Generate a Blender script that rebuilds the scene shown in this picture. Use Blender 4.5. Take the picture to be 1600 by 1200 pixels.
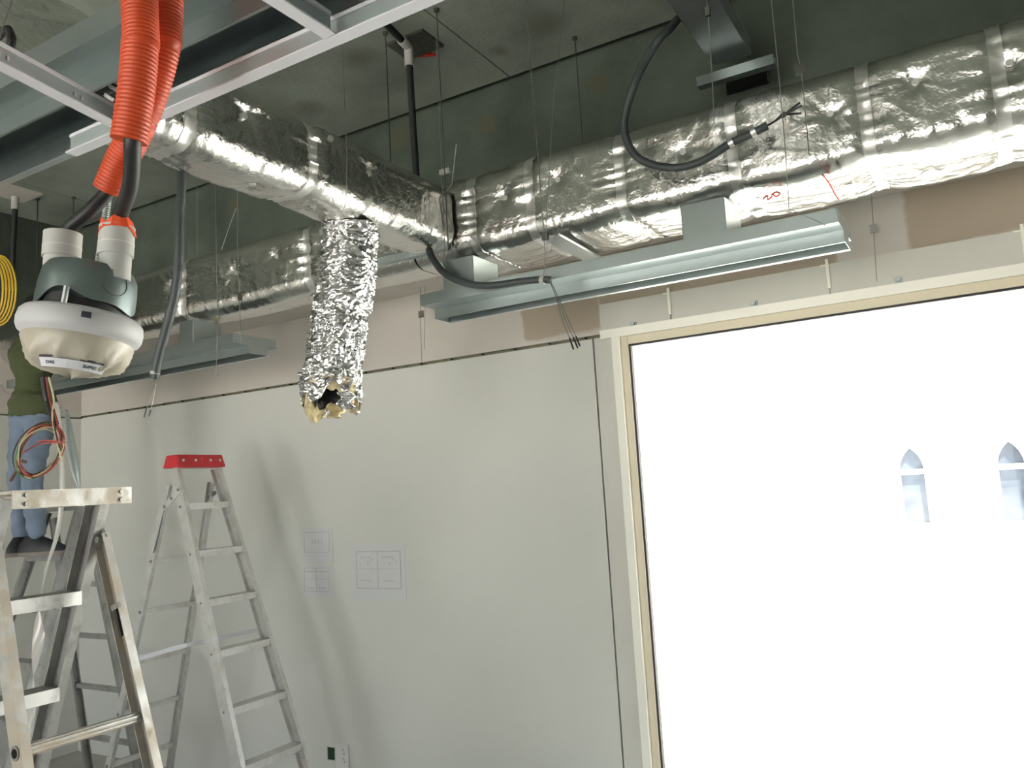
import bpy, math, random
import numpy as np
from mathutils import Vector, Matrix

for o in list(bpy.data.objects): bpy.data.objects.remove(o)
S = bpy.context.scene
COL = S.collection
random.seed(7)

# ------------------------------------------------------------------ camera
cam_d = bpy.data.cameras.new('camera'); cam = bpy.data.objects.new('camera', cam_d); COL.objects.link(cam)
cam_d.sensor_width = 36.0; cam_d.lens = 36.0 * 1277.0 / 1600.0; cam_d.clip_start = 0.02; cam_d.clip_end = 300
def cam_axes(yaw, pitch, roll):
    f = Vector((math.sin(yaw) * math.cos(pitch), math.cos(yaw) * math.cos(pitch), math.sin(pitch)))
    r = Vector((math.cos(yaw), -math.sin(yaw), 0)); u = r.cross(f)
    c, s = math.cos(roll), math.sin(roll)
    return c * r + s * u, c * u - s * r, f
_r, _u, _f = cam_axes(math.radians(-30.167), math.radians(7.255), math.radians(-3.341))
cam.matrix_world = Matrix(((_r.x, _u.x, -_f.x, 0), (_r.y, _u.y, -_f.y, 0), (_r.z, _u.z, -_f.z, 1.7), (0, 0, 0, 1)))
S.camera = cam

# ------------------------------------------------------------------ sky, sun, exposure
w = bpy.data.worlds.new('sky'); S.world = w; w.use_nodes = True
bg = w.node_tree.nodes['Background']; bg.inputs[0].default_value = (0.93, 0.97, 1.0, 1); bg.inputs[1].default_value = 1.3
sun_d = bpy.data.lights.new('sun', 'SUN'); sun_d.energy = 7.0; sun_d.angle = 0.009; sun_d.color = (1.0, 0.95, 0.87)
sun = bpy.data.objects.new('sun', sun_d); COL.objects.link(sun)
sun.rotation_euler = Vector((-0.35, 0.32, -0.88)).to_track_quat('-Z', 'Y').to_euler()
def portal(name, loc, rot, sx, sy):
    d = bpy.data.lights.new(name, 'AREA'); d.shape = 'RECTANGLE'; d.size = sx; d.size_y = sy; d.cycles.is_portal = True
    o = bpy.data.objects.new(name, d); COL.objects.link(o); o.location = loc; o.rotation_euler = rot
PI = math.pi
S.view_settings.view_transform = 'Standard'; S.view_settings.look = 'None'
S.view_settings.gamma = 1.0; S.view_settings.use_curve_mapping = False
S.view_settings.exposure = 2.15

# ------------------------------------------------------------------ room measures (metres)
XL, XR, YF, YB, ZS = -5.95, 3.4, 3.69, -4.6, 3.70      # left wall, right wall, window wall, back wall, slab
YBEAM, XBEAM, ZBEAM = 3.36, -5.51, 2.845               # perimeter beam faces and soffit
ZJ = 2.425                                             # board joint / ceiling grid level

# ------------------------------------------------------------------ materials
MATS = {}
def nt(name):
    m = bpy.data.materials.new(name); m.use_nodes = True; MATS[name] = m
    t = m.node_tree; return m, t, t.nodes, t.links, t.nodes['Principled BSDF']
def mat(name, col, rough=0.6, metal=0.0, var=0.06, scale=8.0, bump=0.0, bscale=60.0, detail=3.0, spec=0.5, dirt=None, dscale=6.0, dlo=0.55, dhi=0.7, trans=0.0, coat=0.0):
    m, t, n, l, b = nt(name)
    b.inputs['Roughness'].default_value = rough; b.inputs['Metallic'].default_value = metal
    b.inputs['Specular IOR Level'].default_value = spec
    if trans: b.inputs['Transmission Weight'].default_value = trans
    if coat: b.inputs['Coat Weight'].default_value = coat
    tc = n.new('ShaderNodeTexCoord')
    nz = n.new('ShaderNodeTexNoise'); nz.inputs['Scale'].default_value = scale; nz.inputs['Detail'].default_value = detail
    l.new(tc.outputs['Object'], nz.inputs['Vector'])
    cr = n.new('ShaderNodeValToRGB'); l.new(nz.outputs['Fac'], cr.inputs['Fac'])
    cr.color_ramp.elements[0].position = 0.3; cr.color_ramp.elements[1].position = 0.7
    cr.color_ramp.elements[0].color = tuple(max(0, c * (1 - var)) for c in col) + (1,)
    cr.color_ramp.elements[1].color = tuple(min(1, c * (1 + var)) for c in col) + (1,)
    out = cr.outputs['Color']
    if dirt:
        dz = n.new('ShaderNodeTexNoise'); dz.inputs['Scale'].default_value = dscale; dz.inputs['Detail'].default_value = 6.0; dz.inputs['Roughness'].default_value = 0.65
        l.new(tc.outputs['Object'], dz.inputs['Vector'])
        mr = n.new('ShaderNodeMapRange'); mr.inputs[1].default_value = dlo; mr.inputs[2].default_value = dhi; l.new(dz.outputs['Fac'], mr.inputs[0])
        mx = n.new('ShaderNodeMix'); mx.data_type = 'RGBA'; l.new(mr.outputs[0], mx.inputs[0]); l.new(out, mx.inputs[6]); mx.inputs[7].default_value = tuple(dirt) + (1,)
        out = mx.outputs[2]
        if metal > 0:
            mm = n.new('ShaderNodeMapRange'); l.new(mr.outputs[0], mm.inputs[0]); mm.inputs[3].default_value = metal; mm.inputs[4].default_value = 0.0
            l.new(mm.outputs[0], b.inputs['Metallic'])
    l.new(out, b.inputs['Base Color'])
    if bump:
        bz = n.new('ShaderNodeTexNoise'); bz.inputs['Scale'].default_value = bscale; bz.inputs['Detail'].default_value = 4.0
        l.new(tc.outputs['Object'], bz.inputs['Vector'])
        bp = n.new('ShaderNodeBump'); bp.inputs['Strength'].default_value = bump; bp.inputs['Distance'].default_value = 0.01
        l.new(bz.outputs['Fac'], bp.inputs['Height']); l.new(bp.outputs['Normal'], b.inputs['Normal'])
    return m
def foil_mat(name, col, rough, b1, b2, s1=16.0, s2=34.0):
    m, t, n, l, b = nt(name)
    b.inputs['Metallic'].default_value = 1.0
    tc = n.new('ShaderNodeTexCoord')
    a = n.new('ShaderNodeTexNoise'); a.inputs['Scale'].default_value = s1; a.inputs['Detail'].default_value = 5.0; a.inputs['Distortion'].default_value = 0.8
    v = n.new('ShaderNodeTexVoronoi'); v.inputs['Scale'].default_value = s2; v.feature = 'F1'
    d = n.new('ShaderNodeTexNoise'); d.inputs['Scale'].default_value = 3.0
    for k in (a, v, d): l.new(tc.outputs['Object'], k.inputs['Vector'])
    p1 = n.new('ShaderNodeBump'); p1.inputs['Strength'].default_value = b1; p1.inputs['Distance'].default_value = 0.02; l.new(a.outputs['Fac'], p1.inputs['Height'])
    p2 = n.new('ShaderNodeBump'); p2.inputs['Strength'].default_value = b2; p2.inputs['Distance'].default_value = 0.01; l.new(v.outputs['Distance'], p2.inputs['Height']); l.new(p1.outputs['Normal'], p2.inputs['Normal'])
    l.new(p2.outputs['Normal'], b.inputs['Normal'])
    cr = n.new('ShaderNodeValToRGB'); l.new(d.outputs['Fac'], cr.inputs['Fac'])
    cr.color_ramp.elements[0].position = .35; cr.color_ramp.elements[1].position = .65
    cr.color_ramp.elements[0].color = tuple(c * .93 for c in col) + (1,); cr.color_ramp.elements[1].color = tuple(col) + (1,)
    l.new(cr.outputs['Color'], b.inputs['Base Color'])
    mr = n.new('ShaderNodeMapRange'); l.new(a.outputs['Fac'], mr.inputs[0]); mr.inputs[3].default_value = rough * .8; mr.inputs[4].default_value = rough * 1.25
    l.new(mr.outputs[0], b.inputs['Roughness'])
    return m
def galv_mat(name, col, rough):
    m, t, n, l, b = nt(name)
    b.inputs['Metallic'].default_value = 0.9
    tc = n.new('ShaderNodeTexCoord'); v = n.new('ShaderNodeTexNoise'); v.inputs['Scale'].default_value = 22.0; v.inputs['Detail'].default_value = 1.0; l.new(tc.outputs['Object'], v.inputs['Vector'])
    sp = n.new('ShaderNodeSeparateColor'); l.new(v.outputs['Color'], sp.inputs[0])
    cr = n.new('ShaderNodeValToRGB'); l.new(sp.outputs[0], cr.inputs['Fac'])
    cr.color_ramp.elements[0].color = tuple(c * .96 for c in col) + (1,); cr.color_ramp.elements[1].color = tuple(min(1, c * 1.03) for c in col) + (1,)
    l.new(cr.outputs['Color'], b.inputs['Base Color'])
    mr = n.new('ShaderNodeMapRange'); l.new(sp.outputs[1], mr.inputs[0]); mr.inputs[3].default_value = rough * .93; mr.inputs[4].default_value = rough * 1.08
    l.new(mr.outputs[0], b.inputs['Roughness'])
    return m
def spots_mat(name, col, var, spots, spotcol, rough=0.85, scale=3.0, bump=0.15, streak=None):
    """flat coating with a few soft stains / patches; spots: (x,y,z,radius,softness), object space = world space"""
    m = mat(name, col, rough, 0, var, scale, bump, 40.0, 6.0)
    t = m.node_tree; n, l = t.nodes, t.links; b = n['Principled BSDF']
    src = b.inputs['Base Color'].links[0].from_socket
    tc = n.new('ShaderNodeTexCoord'); nz = n.new('ShaderNodeTexNoise'); nz.inputs['Scale'].default_value = 9.0; nz.inputs['Detail'].default_value = 5.0
    l.new(tc.outputs['Object'], nz.inputs['Vector'])
    ad = n.new('ShaderNodeMixRGB'); ad.blend_type = 'ADD'; ad.inputs[0].default_value = 0.09; l.new(tc.outputs['Object'], ad.inputs[1]); l.new(nz.outputs['Color'], ad.inputs[2])
    prev = None
    for (x, y, z, r, sft) in spots:
        dn = n.new('ShaderNodeVectorMath'); dn.operation = 'DISTANCE'; l.new(ad.outputs[0], dn.inputs[0]); dn.inputs[1].default_value = (x + .045, y + .045, z + .045)
        mr = n.new('ShaderNodeMapRange'); mr.interpolation_type = 'SMOOTHSTEP'; l.new(dn.outputs['Value'], mr.inputs[0]); mr.inputs[1].default_value = r; mr.inputs[2].default_value = r * (1 - sft); mr.inputs[3].default_value = 0; mr.inputs[4].default_value = 1
        if prev is None: prev = mr.outputs[0]
        else:
            mx = n.new('ShaderNodeMath'); mx.operation = 'MAXIMUM'; l.new(prev, mx.inputs[0]); l.new(mr.outputs[0], mx.inputs[1]); prev = mx.outputs[0]
    mx = n.new('ShaderNodeMix'); mx.data_type = 'RGBA'; l.new(prev, mx.inputs[0]); l.new(src, mx.inputs[6]); mx.inputs[7].default_value = tuple(spotcol) + (1,)
    l.new(mx.outputs[2], b.inputs['Base Color'])
    return m
def rects_mat(name, col, rects, rectcol, rough=0.8):
    """wall coat with rectangular filler patches (x0,x1,z0,z1) whose borders are slightly ragged"""
    m = mat(name, col, rough, 0, .03, 5.0, .06, 90.0, 4.0)
    t = m.node_tree; n, l = t.nodes, t.links; b = n['Principled BSDF']
    src = b.inputs['Base Color'].links[0].from_socket
    tc = n.new('ShaderNodeTexCoord'); nz = n.new('ShaderNodeTexNoise'); nz.inputs['Scale'].default_value = 7.0; nz.inputs['Detail'].default_value = 4.0
    l.new(tc.outputs['Object'], nz.inputs['Vector'])
    ad = n.new('ShaderNodeMixRGB'); ad.blend_type = 'ADD'; ad.inputs[0].default_value = 0.07; l.new(tc.outputs['Object'], ad.inputs[1]); l.new(nz.outputs['Color'], ad.inputs[2])
    sx = n.new('ShaderNodeSeparateXYZ'); l.new(ad.outputs[0], sx.inputs[0])
    prev = None
    def ramp(sock, a, bb):
        mr = n.new('ShaderNodeMapRange'); mr.interpolation_type = 'SMOOTHSTEP'; l.new(sock, mr.inputs[0]); mr.inputs[1].default_value = a; mr.inputs[2].default_value = bb; return mr.outputs[0]
    for (x0, x1, z0, z1) in rects:
        o = .035; f = .012
        fs = [ramp(sx.outputs[0], x0 + o - f, x0 + o + f), ramp(sx.outputs[0], x1 + o + f, x1 + o - f), ramp(sx.outputs[2], z0 + o - f, z0 + o + f), ramp(sx.outputs[2], z1 + o + f, z1 + o - f)]
        acc = fs[0]
        for q in fs[1:]:
            k = n.new('ShaderNodeMath'); k.operation = 'MULTIPLY'; l.new(acc, k.inputs[0]); l.new(q, k.inputs[1]); acc = k.outputs[0]
        if prev is None: prev = acc
        else:
            k = n.new('ShaderNodeMath'); k.operation = 'MAXIMUM'; l.new(prev, k.inputs[0]); l.new(acc, k.inputs[1]); prev = k.outputs[0]
    mx = n.new('ShaderNodeMix'); mx.data_type = 'RGBA'; l.new(prev, mx.inputs[0]); l.new(src, mx.inputs[6]); mx.inputs[7].default_value = tuple(rectcol) + (1,)
    l.new(mx.outputs[2], b.inputs['Base Color'])
    return m

M = MATS
mat('wall_paint', (.67, .676, .635), .75, 0, .02, 2.0, .05, 120.0)
mat('plaster', (.60, .565, .52), .8, 0, .03, 4.0, .06, 90.0)
rects_mat('plaster_patched', (.62, .585, .54), [(-2.06, -1.62, 2.46, 2.85), (-1.62, -.50, 2.55, 2.85), (-0.204, 1.2, 2.58, 2.85)], (.43, .365, .29))
mat('board_strip', (.66, .65, .60), .8, 0, .03, 4.0, .05, 90.0)
mat('joint_metal', (.20, .19, .12), .6, .3, .3, 30.0)
mat('dark_gap', (.035, .033, .03), .9, 0, .3, 9.0)
mat('concrete_block', (.30, .30, .28), .9, 0, .1, 3.0, .2, 30.0)
mat('concrete_floor', (.44, .43, .40), .7, 0, .12, 2.0, .1, 30.0, 6.0)
spots_mat('concrete_slab', (.25, .28, .24), .28, [(-1.487, 3.018, 3.700, 0.16, 1.00), (-0.960, 3.532, 3.700, 0.12, 1.00), (-1.756, 3.081, 3.700, 0.07, 1.00), (-2.308, 2.742, 3.700, 0.14, 1.00), (-2.849, 2.967, 3.700, 0.12, 1.00)], (.17, .17, .14), .9, 2.2, .25)
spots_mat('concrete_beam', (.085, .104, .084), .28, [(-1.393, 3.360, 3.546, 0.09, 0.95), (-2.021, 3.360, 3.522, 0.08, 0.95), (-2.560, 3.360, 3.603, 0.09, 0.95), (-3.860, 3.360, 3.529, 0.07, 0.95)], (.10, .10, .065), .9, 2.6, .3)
galv_mat('galvanised', (.37, .42, .42), .33)
galv_mat('galvanised_bright', (.58, .62, .63), .34)
mat('can_metal', (.20, .245, .245), .36, .8, .08, 9.0)
mat('galvanised_dull', (.42, .47, .46), .5, .8, .1, 12.0)
foil_mat('foil', (.76, .75, .72), .21, .15, .06, 55.0, 80.0)
foil_mat('foil_crumpled', (.80, .80, .80), .17, .26, .14, 40.0, 60.0)
mat('foil_tape', (.80, .79, .77), .38, .9, .05, 20.0)
mat('insulation', (.66, .55, .33), .95, 0, .22, 18.0, .8, 35.0, 6.0, dirt=(.22, .14, .06), dscale=9.0, dlo=.58, dhi=.7)
mat('tee_white', (.60, .60, .64), .45, 0, .02)
mat('tee_back', (.40, .45, .46), .4, .6, .05)
mat('orange_plastic', (.56, .062, .014), .45, 0, .06, 15.0)
mat('orange_tape', (.85, .10, .03), .5, 0, .05)
mat('black_rubber', (.012, .012, .013), .5, 0, .1)
mat('grey_conduit', (.055, .065, .068), .5, 0, .08, 20.0)
mat('pvc_white', (.47, .47, .45), .45, 0, .04, 10.0, dirt=(.35, .33, .29), dscale=14.0, dlo=.62, dhi=.8)
mat('grille_white', (.50, .50, .51), .5, 0, .03)
mat('wrap_film', (.45, .42, .345), .35, 0, .08, 9.0, .25, 14.0, dirt=(.40, .345, .235), dscale=7.0, dlo=.5, dhi=.7)
mat('label_white', (.62, .63, .68), .5, 0, .02)
mat('ink_dark', (.03, .03, .05), .6, 0, .05)
mat('aluminium', (.70, .70, .69), .42, .75, .06, 12.0, dirt=(.58, .56, .51), dscale=16.0, dlo=.5, dhi=.64)
mat('aluminium_dirty', (.46, .455, .44), .5, .65, .2, 14.0, .1, 60.0, dirt=(.42, .365, .29), dscale=17.0, dlo=.42, dhi=.60)
mat('aluminium_dull', (.40, .40, .39), .45, .75, .1, 12.0, dirt=(.27, .265, .25), dscale=14.0, dlo=.5, dhi=.65)
mat('steel_bolt', (.30, .29, .27), .45, .8, .1, 30.0)
mat('red_plastic', (.62, .035, .045), .45, 0, .08, 10.0, dirt=(.70, .45, .42), dscale=38.0, dlo=.66, dhi=.72)
mat('wire_steel', (.30, .30, .28), .45, .8, .1, 20.0)
mat('rod_dark', (.10, .105, .09), .6, .5, .15, 30.0)
mat('pipe_black', (.02, .022, .022), .55, 0, .1, 10.0)
mat('red_mark', (.55, .04, .02), .8, 0, .1)
mat('frame_cream', (.78, .70, .53), .45, 0, .02, 4.0)
mat('trim_white', (.94, .92, .83), .45, 0, .02, 4.0)
mat('gasket', (.03, .025, .03), .6, 0, .05)
mat('paper', (.66, .67, .68), .8, 0, .01)
mat('print_grey', (.53, .53, .56), .8, 0, .1)
mat('print_red', (.56, .42, .44), .8, 0, .1)
mat('socket_white', (.76, .74, .74), .45, 0, .02)
mat('socket_green', (.012, .045, .02), .6, 0, .4, 60.0)
mat('shirt_green', (.070, .085, .036), .9, 0, .15, 6.0, .3, 14.0)
mat('denim', (.17, .22, .30), .9, 0, .22, 7.0, .25, 20.0)
mat('skin', (.42, .24, .16), .6, 0, .05)
mat('hair_black', (.012, .010, .009), .7, 0, .2, 40.0)
mat('shoe_black', (.022, .024, .028), .55, 0, .2, 14.0)
mat('shoe_sole', (.20, .18, .16), .8, 0, .2, 20.0)
mat('yellow_cable', (.62, .40, .03), .5, 0, .1)
mat('wire_red', (.38, .06, .05), .45, 0, .05); mat('wire_green', (.04, .20, .07), .45, 0, .05); mat('wire_cream', (.55, .50, .30), .45, 0, .05); mat('wire_brown', (.10, .05, .03), .5, 0, .05)
mat('ribbon_grey', (.58, .56, .54), .3, .1, .06, 5.0)
mat('facade_white', (.86, .85, .83), .8, 0, .02, 2.0)
mat('moulding_pink', (.86, .72, .66), .8, 0, .02)
mat('pane_blue', (.068, .082, .106), .5, 0, .3, 3.0, spec=.08)
mat('yard_sand', (.80, .77, .72), .9, 0, .05, 2.0)
mat('dark_hole', (.006, .006, .006), 1.0, 0, .1)
def glass_mat():
    m = bpy.data.materials.new('window_glass'); m.use_nodes = True; t = m.node_tree; n, l = t.nodes, t.links
    n.remove(n['Principled BSDF']); o = n['Material Output']
    a = n.new('ShaderNodeBsdfTransparent'); a.inputs[0].default_value = (.95, .97, .97, 1)
    g = n.new('ShaderNodeBsdfGlossy'); g.inputs['Roughness'].default_value = .02
    nz = n.new('ShaderNodeTexNoise'); nz.inputs['Scale'].default_value = 3.0
    mr = n.new('ShaderNodeMapRange'); l.new(nz.outputs['Fac'], mr.inputs[0]); mr.inputs[3].default_value = .014; mr.inputs[4].default_value = .02
    mx = n.new('ShaderNodeMixShader'); l.new(mr.outputs[0], mx.inputs[0]); l.new(a.outputs[0], mx.inputs[1]); l.new(g.outputs[0], mx.inputs[2]); l.new(mx.outputs[0], o.inputs['Surface'])
    MATS['window_glass'] = m
glass_mat()

# ------------------------------------------------------------------ mesh helpers
V = lambda *a: Vector(a[0]) if len(a) == 1 else Vector(a)
BASE = {}
def basis(d, up=(0, 0, 1)):
    d = V(d).normalized(); up = V(up)
    if abs(d.dot(up.normalized())) > .98: up = V(0, 1, 0) if abs(d.y) < .9 else V(1, 0, 0)
    s = d.cross(up).normalized(); return d, s, s.cross(d).normalized()
class MB:
    def __init__(s): s.v = []; s.f = []
    def add(s, vs, fs):
        o = len(s.v); s.v += [tuple(p) for p in vs]; s.f += [tuple(i + o for i in f) for f in fs]; return s
    def box(s, lo, hi):
        x0, y0, z0 = lo; x1, y1, z1 = hi
        return s.add([(x0, y0, z0), (x1, y0, z0), (x1, y1, z0), (x0, y1, z0), (x0, y0, z1), (x1, y0, z1), (x1, y1, z1), (x0, y1, z1)],
                     [(3, 2, 1, 0), (4, 5, 6, 7), (0, 1, 5, 4), (1, 2, 6, 5), (2, 3, 7, 6), (3, 0, 4, 7)])
    def bar(s, p0, p1, wd, h, up=(0, 0, 1)):
        p0, p1 = V(p0), V(p1); d, a, b = basis(p1 - p0, up); a = a * wd / 2; b = b * h / 2
        return s.add([p0 - a - b, p0 + a - b, p0 + a + b, p0 - a + b, p1 - a - b, p1 + a - b, p1 + a + b, p1 - a + b],
                     [(0, 1, 2, 3), (7, 6, 5, 4), (1, 0, 4, 5), (2, 1, 5, 6), (3, 2, 6, 7), (0, 3, 7, 4)])
    def prof(s, p0, p1, poly, up=(0, 0, 1)):
        """extrude a 2-D outline (side, up) from p0 to p1"""
        p0, p1 = V(p0), V(p1); d, a, b = basis(p1 - p0, up); n = len(poly)
        A = [p0 + a * x + b * y for x, y in poly]; B = [p1 + a * x + b * y for x, y in poly]
        return s.add(A + B, [tuple(range(n)), tuple(reversed(range(n, 2 * n)))] + [((i + 1) % n, i, n + i, n + (i + 1) % n) for i in range(n)])
    def tube(s, pts, r, n=10, cap=True):
        pts = [V(p) for p in pts]; m = len(pts); rs = r if isinstance(r, (list, tuple)) else [r] * m
        t0 = (pts[1] - pts[0]).normalized(); _, a, b = basis(t0)
        vs = []
        for i, p in enumerate(pts):
            t = (pts[min(i + 1, m - 1)] - pts[max(i - 1, 0)]).normalized()
            a = (a - t * a.dot(t)).normalized(); b = t.cross(a)
            for k in range(n):
                q = 2 * PI * k / n; vs.append(p + (a * math.cos(q) + b * math.sin(q)) * rs[i])
        fs = [(i * n + k, i * n + (k + 1) % n, (i + 1) * n + (k + 1) % n, (i + 1) * n + k) for i in range(m - 1) for k in range(n)]
        if cap: fs += [tuple(reversed(range(n))), tuple(range((m - 1) * n, m * n))]
        return s.add(vs, fs)
    def lathe(s, prof, n=40, mtx=None, fn=None):
        """prof: (r,z) list; fn(angle,i,r,z)->(r,z)"""
        vs = []
        for i, (r, z) in enumerate(prof):
            for k in range(n):
                q = 2 * PI * k / n; rr, zz = (r, z) if fn is None else fn(q, i, r, z)
                vs.append(V(rr * math.cos(q), rr * math.sin(q), zz))
        m = len(prof)
        if mtx is not None: vs = [mtx @ p for p in vs]
        fs = [(i * n + k, i * n + (k + 1) % n, (i + 1) * n + (k + 1) % n, (i + 1) * n + k) for i in range(m - 1) for k in range(n)]
        fs += [tuple(reversed(range(n))), tuple(range((m - 1) * n, m * n))]
        return s.add(vs, fs)
    def build(s, name, material, parent=None, loc=None, smooth=None, bevel=0.0):
        if parent is not None: base = BASE[parent.name]
        elif loc is not None: base = V(loc)
        else:
            xs = np.array(s.v); lo, hi = xs.min(0), xs.max(0); base = V((lo[0] + hi[0]) / 2, (lo[1] + hi[1]) / 2, lo[2])
        me = bpy.data.meshes.new(name)
        me.from_pydata([(p[0] - base.x, p[1] - base.y, p[2] - base.z) for p in s.v], [], s.f); me.update()
        me.materials.append(M[material] if isinstance(material, str) else material)
        if smooth is not None:
            me.shade_smooth()
            if smooth < 170: me.set_sharp_from_angle(angle=math.radians(smooth))
        o = bpy.data.objects.new(name, me); COL.objects.link(o)
        if parent is not None: o.parent = parent
        else: o.location = base
        BASE[o.name] = base
        if bevel:
            bm = o.modifiers.new('bevel', 'BEVEL'); bm.width = bevel; bm.segments = 2; bm.limit_method = 'ANGLE'; bm.angle_limit = math.radians(40)
        return o
def tag(o, label, cat, group=None):
    o['label'] = label; o['category'] = cat
    if group: o['group'] = group
    return o
def thing(name, label, cat, loc, group=None):
    o = bpy.data.objects.new(name, None); COL.objects.link(o); o.location = loc; o.empty_display_size = .1
    BASE[o.name] = V(loc); return tag(o, label, cat, group)
def struct(o): o['kind'] = 'structure'; return o
def catmull(pts, n=10):
    pts = [V(p) for p in pts]; P = [2 * pts[0] - pts[1]] + pts + [2 * pts[-1] - pts[-2]]; out = []
    for i in range(1, len(P) - 2):
        p0, p1, p2, p3 = P[i - 1:i + 3]
        for k in range(n):
            t = k / n; out.append(.5 * ((2 * p1) + (p2 - p0) * t + (2 * p0 - 5 * p1 + 4 * p2 - p3) * t * t + (3 * p1 - p0 - 3 * p2 + p3) * t ** 3))
    return out + [pts[-1]]
# value noise on arrays
_rng = np.random.RandomState(3); _perm = _rng.permutation(4096)
def vnoise(x, y, seed=0):
    xi = np.floor(x).astype(int); yi = np.floor(y).astype(int); fx = x - xi; fy = y - yi
    fx = fx * fx * (3 - 2 * fx); fy = fy * fy * (3 - 2 * fy)
    h = lambda a, b: _perm[(_perm[(a + seed * 57) & 4095] + b * 31 + seed) & 4095] / 4095.0
    return (h(xi, yi) * (1 - fx) + h(xi + 1, yi) * fx) * (1 - fy) + (h(xi, yi + 1) * (1 - fx) + h(xi + 1, yi + 1) * fx) * fy
def ridge(x, y, seed=0): return 1 - np.abs(2 * vnoise(x, y, seed) - 1)

# ================================================================== STRUCTURE
T = .03
f = struct(MB().box((XL - .3, YB - .3, -.2), (XR + .3, YF + .3, 0)).build('floor', 'concrete_floor', loc=(0, 0, 0)))
# window wall: backing with the opening, then the boards fixed on it
WX0, WX1, WZ0, WZ1 = -1.545, 1.75, .08, 2.432
b = MB()
b.box((XL - .3, YF + T, 0), (WX0, YF + .25, ZS)).box((WX1, YF + T, 0), (XR + .3, YF + .25, ZS)).box((WX0, YF + T, 0), (WX1, YF + .25, WZ0)).box((WX0, YF + T, WZ1), (WX1, YF + .25, ZS))
wall_front = struct(b.build('wall_front', 'joint_metal', loc=(0, 0, 0)))
XS = -1.662
MB().box((XL, YF, 0), (XS - .0045, YF + T, ZJ - .009)).build('wall_panel', 'wall_paint', wall_front)
MB().box((XS + .0045, YF - .001, 0), (WX0, YF + T, ZJ - .009)).build('wall_panel', 'board_strip', wall_front)
MB().box((XL, YF, ZJ + .008), (XR, YF + T, ZBEAM)).build('wall_panel', 'plaster_patched', wall_front)
hx = [-1.61, -1.245, -0.530, 0.188, 1.1, 1.8]
for i in range(len(hx) - 1):
    MB().box((hx[i] + .002, YF - .018, WZ1 + .012), (hx[i + 1] - .002, YF, 2.578)).build('header_panel', 'board_strip', wall_front)
for x in hx[1:-1]:
    MB().box((x - .006, YF - .030, 2.47), (x + .006, YF - .018, 2.598)).build('header_fin', 'trim_white', wall_front)
    MB().box((x - .030, YF - .024, 2.571), (x - .006, YF - .018, 2.577)).build('header_clip', 'trim_white', wall_front)
# screws of the joint strip
for i in range(20):
    x = XL + .35 + i * .205
    MB().tube([(x, YF - .004, ZJ + .001), (x, YF + .012, ZJ + .001)], .0045, 8).build('screw', 'dark_gap', wall_front)
lw = struct(MB().box((XL - .25, YB, 0), (XL - T, YF + T, ZS)).build('wall_left', 'joint_metal', loc=(0, 0, 0)))
MB().box((XL - T, YB, 0), (XL, YF, ZJ - .014)).build('wall_panel', 'wall_paint', lw)
MB().box((XL - T, YB, ZJ - .002), (XL, YF, ZBEAM)).build('wall_panel', 'plaster', lw)
# perimeter beam of raw concrete, boarded underneath
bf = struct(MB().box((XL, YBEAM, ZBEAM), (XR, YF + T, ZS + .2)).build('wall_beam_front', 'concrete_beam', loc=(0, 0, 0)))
for i, (a, c) in enumerate(((-5.5, -3.6), (-3.597, -1.75), (-1.747, .6), (.603, XR))):
    MB().box((a, YBEAM, ZBEAM - .014), (c, YF, ZBEAM)).build('soffit_panel', 'plaster', bf)
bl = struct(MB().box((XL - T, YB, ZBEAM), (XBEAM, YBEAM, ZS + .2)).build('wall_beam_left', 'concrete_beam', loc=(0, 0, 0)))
MB().box((XL, YB, ZBEAM - .014), (XBEAM, YF, ZBEAM)).build('soffit_panel', 'plaster', bl)
# slab: cast in form panels, joints left open
ce = struct(MB().box((XL - .3, YB - .3, ZS + .03), (XR + .3, YF + .3, ZS + .3)).build('ceiling', 'dark_gap', loc=(0, 0, 0)))
xj = -1.838
xs = [XBEAM + .048] + [xj + 1.52 * k for k in range(-2, 4)] + [XR + .2]
xs = sorted(x for x in xs if x >= XBEAM + .02)
ys = [YBEAM - .048 - 1.18 * k for k in range(7)] + [YB - .2]
for i in range(len(xs) - 1):
    for j in range(len(ys) - 1):
        off = 0 if j % 2 == 0 else 0
        MB().box((xs[i] + (.003 if i else 0), ys[j + 1] + .003, ZS), (xs[i + 1] - .003, ys[j] - (.003 if j else 0), ZS + .03)).build('slab_panel', 'concrete_slab', ce)
# back wall with four tall window openings, right wall with one (the room's other daylight)
def wall_with_openings(name, axis, pos, th, a0, a1, ops, z0, z1):
    b = MB(); prev = a0
    def bx(u0, u1, za, zb):
        if axis == 'Y': b.box((u0, min(pos, pos + th), za), (u1, max(pos, pos + th), zb))
        else: b.box((min(pos, pos + th), u0, za), (max(pos, pos + th), u1, zb))
    for (u0, u1) in ops:
        bx(prev, u0, 0, ZS + .2); bx(u0, u1, 0, z0); bx(u0, u1, z1, ZS + .2); prev = u1
    bx(prev, a1, 0, ZS + .2)
    return struct(b.build(name, 'concrete_block', loc=(0, 0, 0)))
BOPS = [(-5.4, -3.0), (-2.2, .2)]
wall_with_openings('wall_back', 'Y', YB, -.25, XL - .3, XR + .3, BOPS, .10, 2.75)
ROPS = []
wall_with_openings('wall_right', 'X', XR, .25, YB - .3, YF + .3, ROPS, .35, 2.75)
for i, (a, c) in enumerate(BOPS): portal('portal_back_%d' % i, ((a + c) / 2, YB - .1, 1.425), (PI / 2, 0, 0), c - a, 2.65)
for i, (a, c) in enumerate(ROPS): portal('portal_right_%d' % i, (XR + .1, (a + c) / 2, 1.55), (PI / 2, 0, PI / 2), c - a, 2.4)
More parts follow.
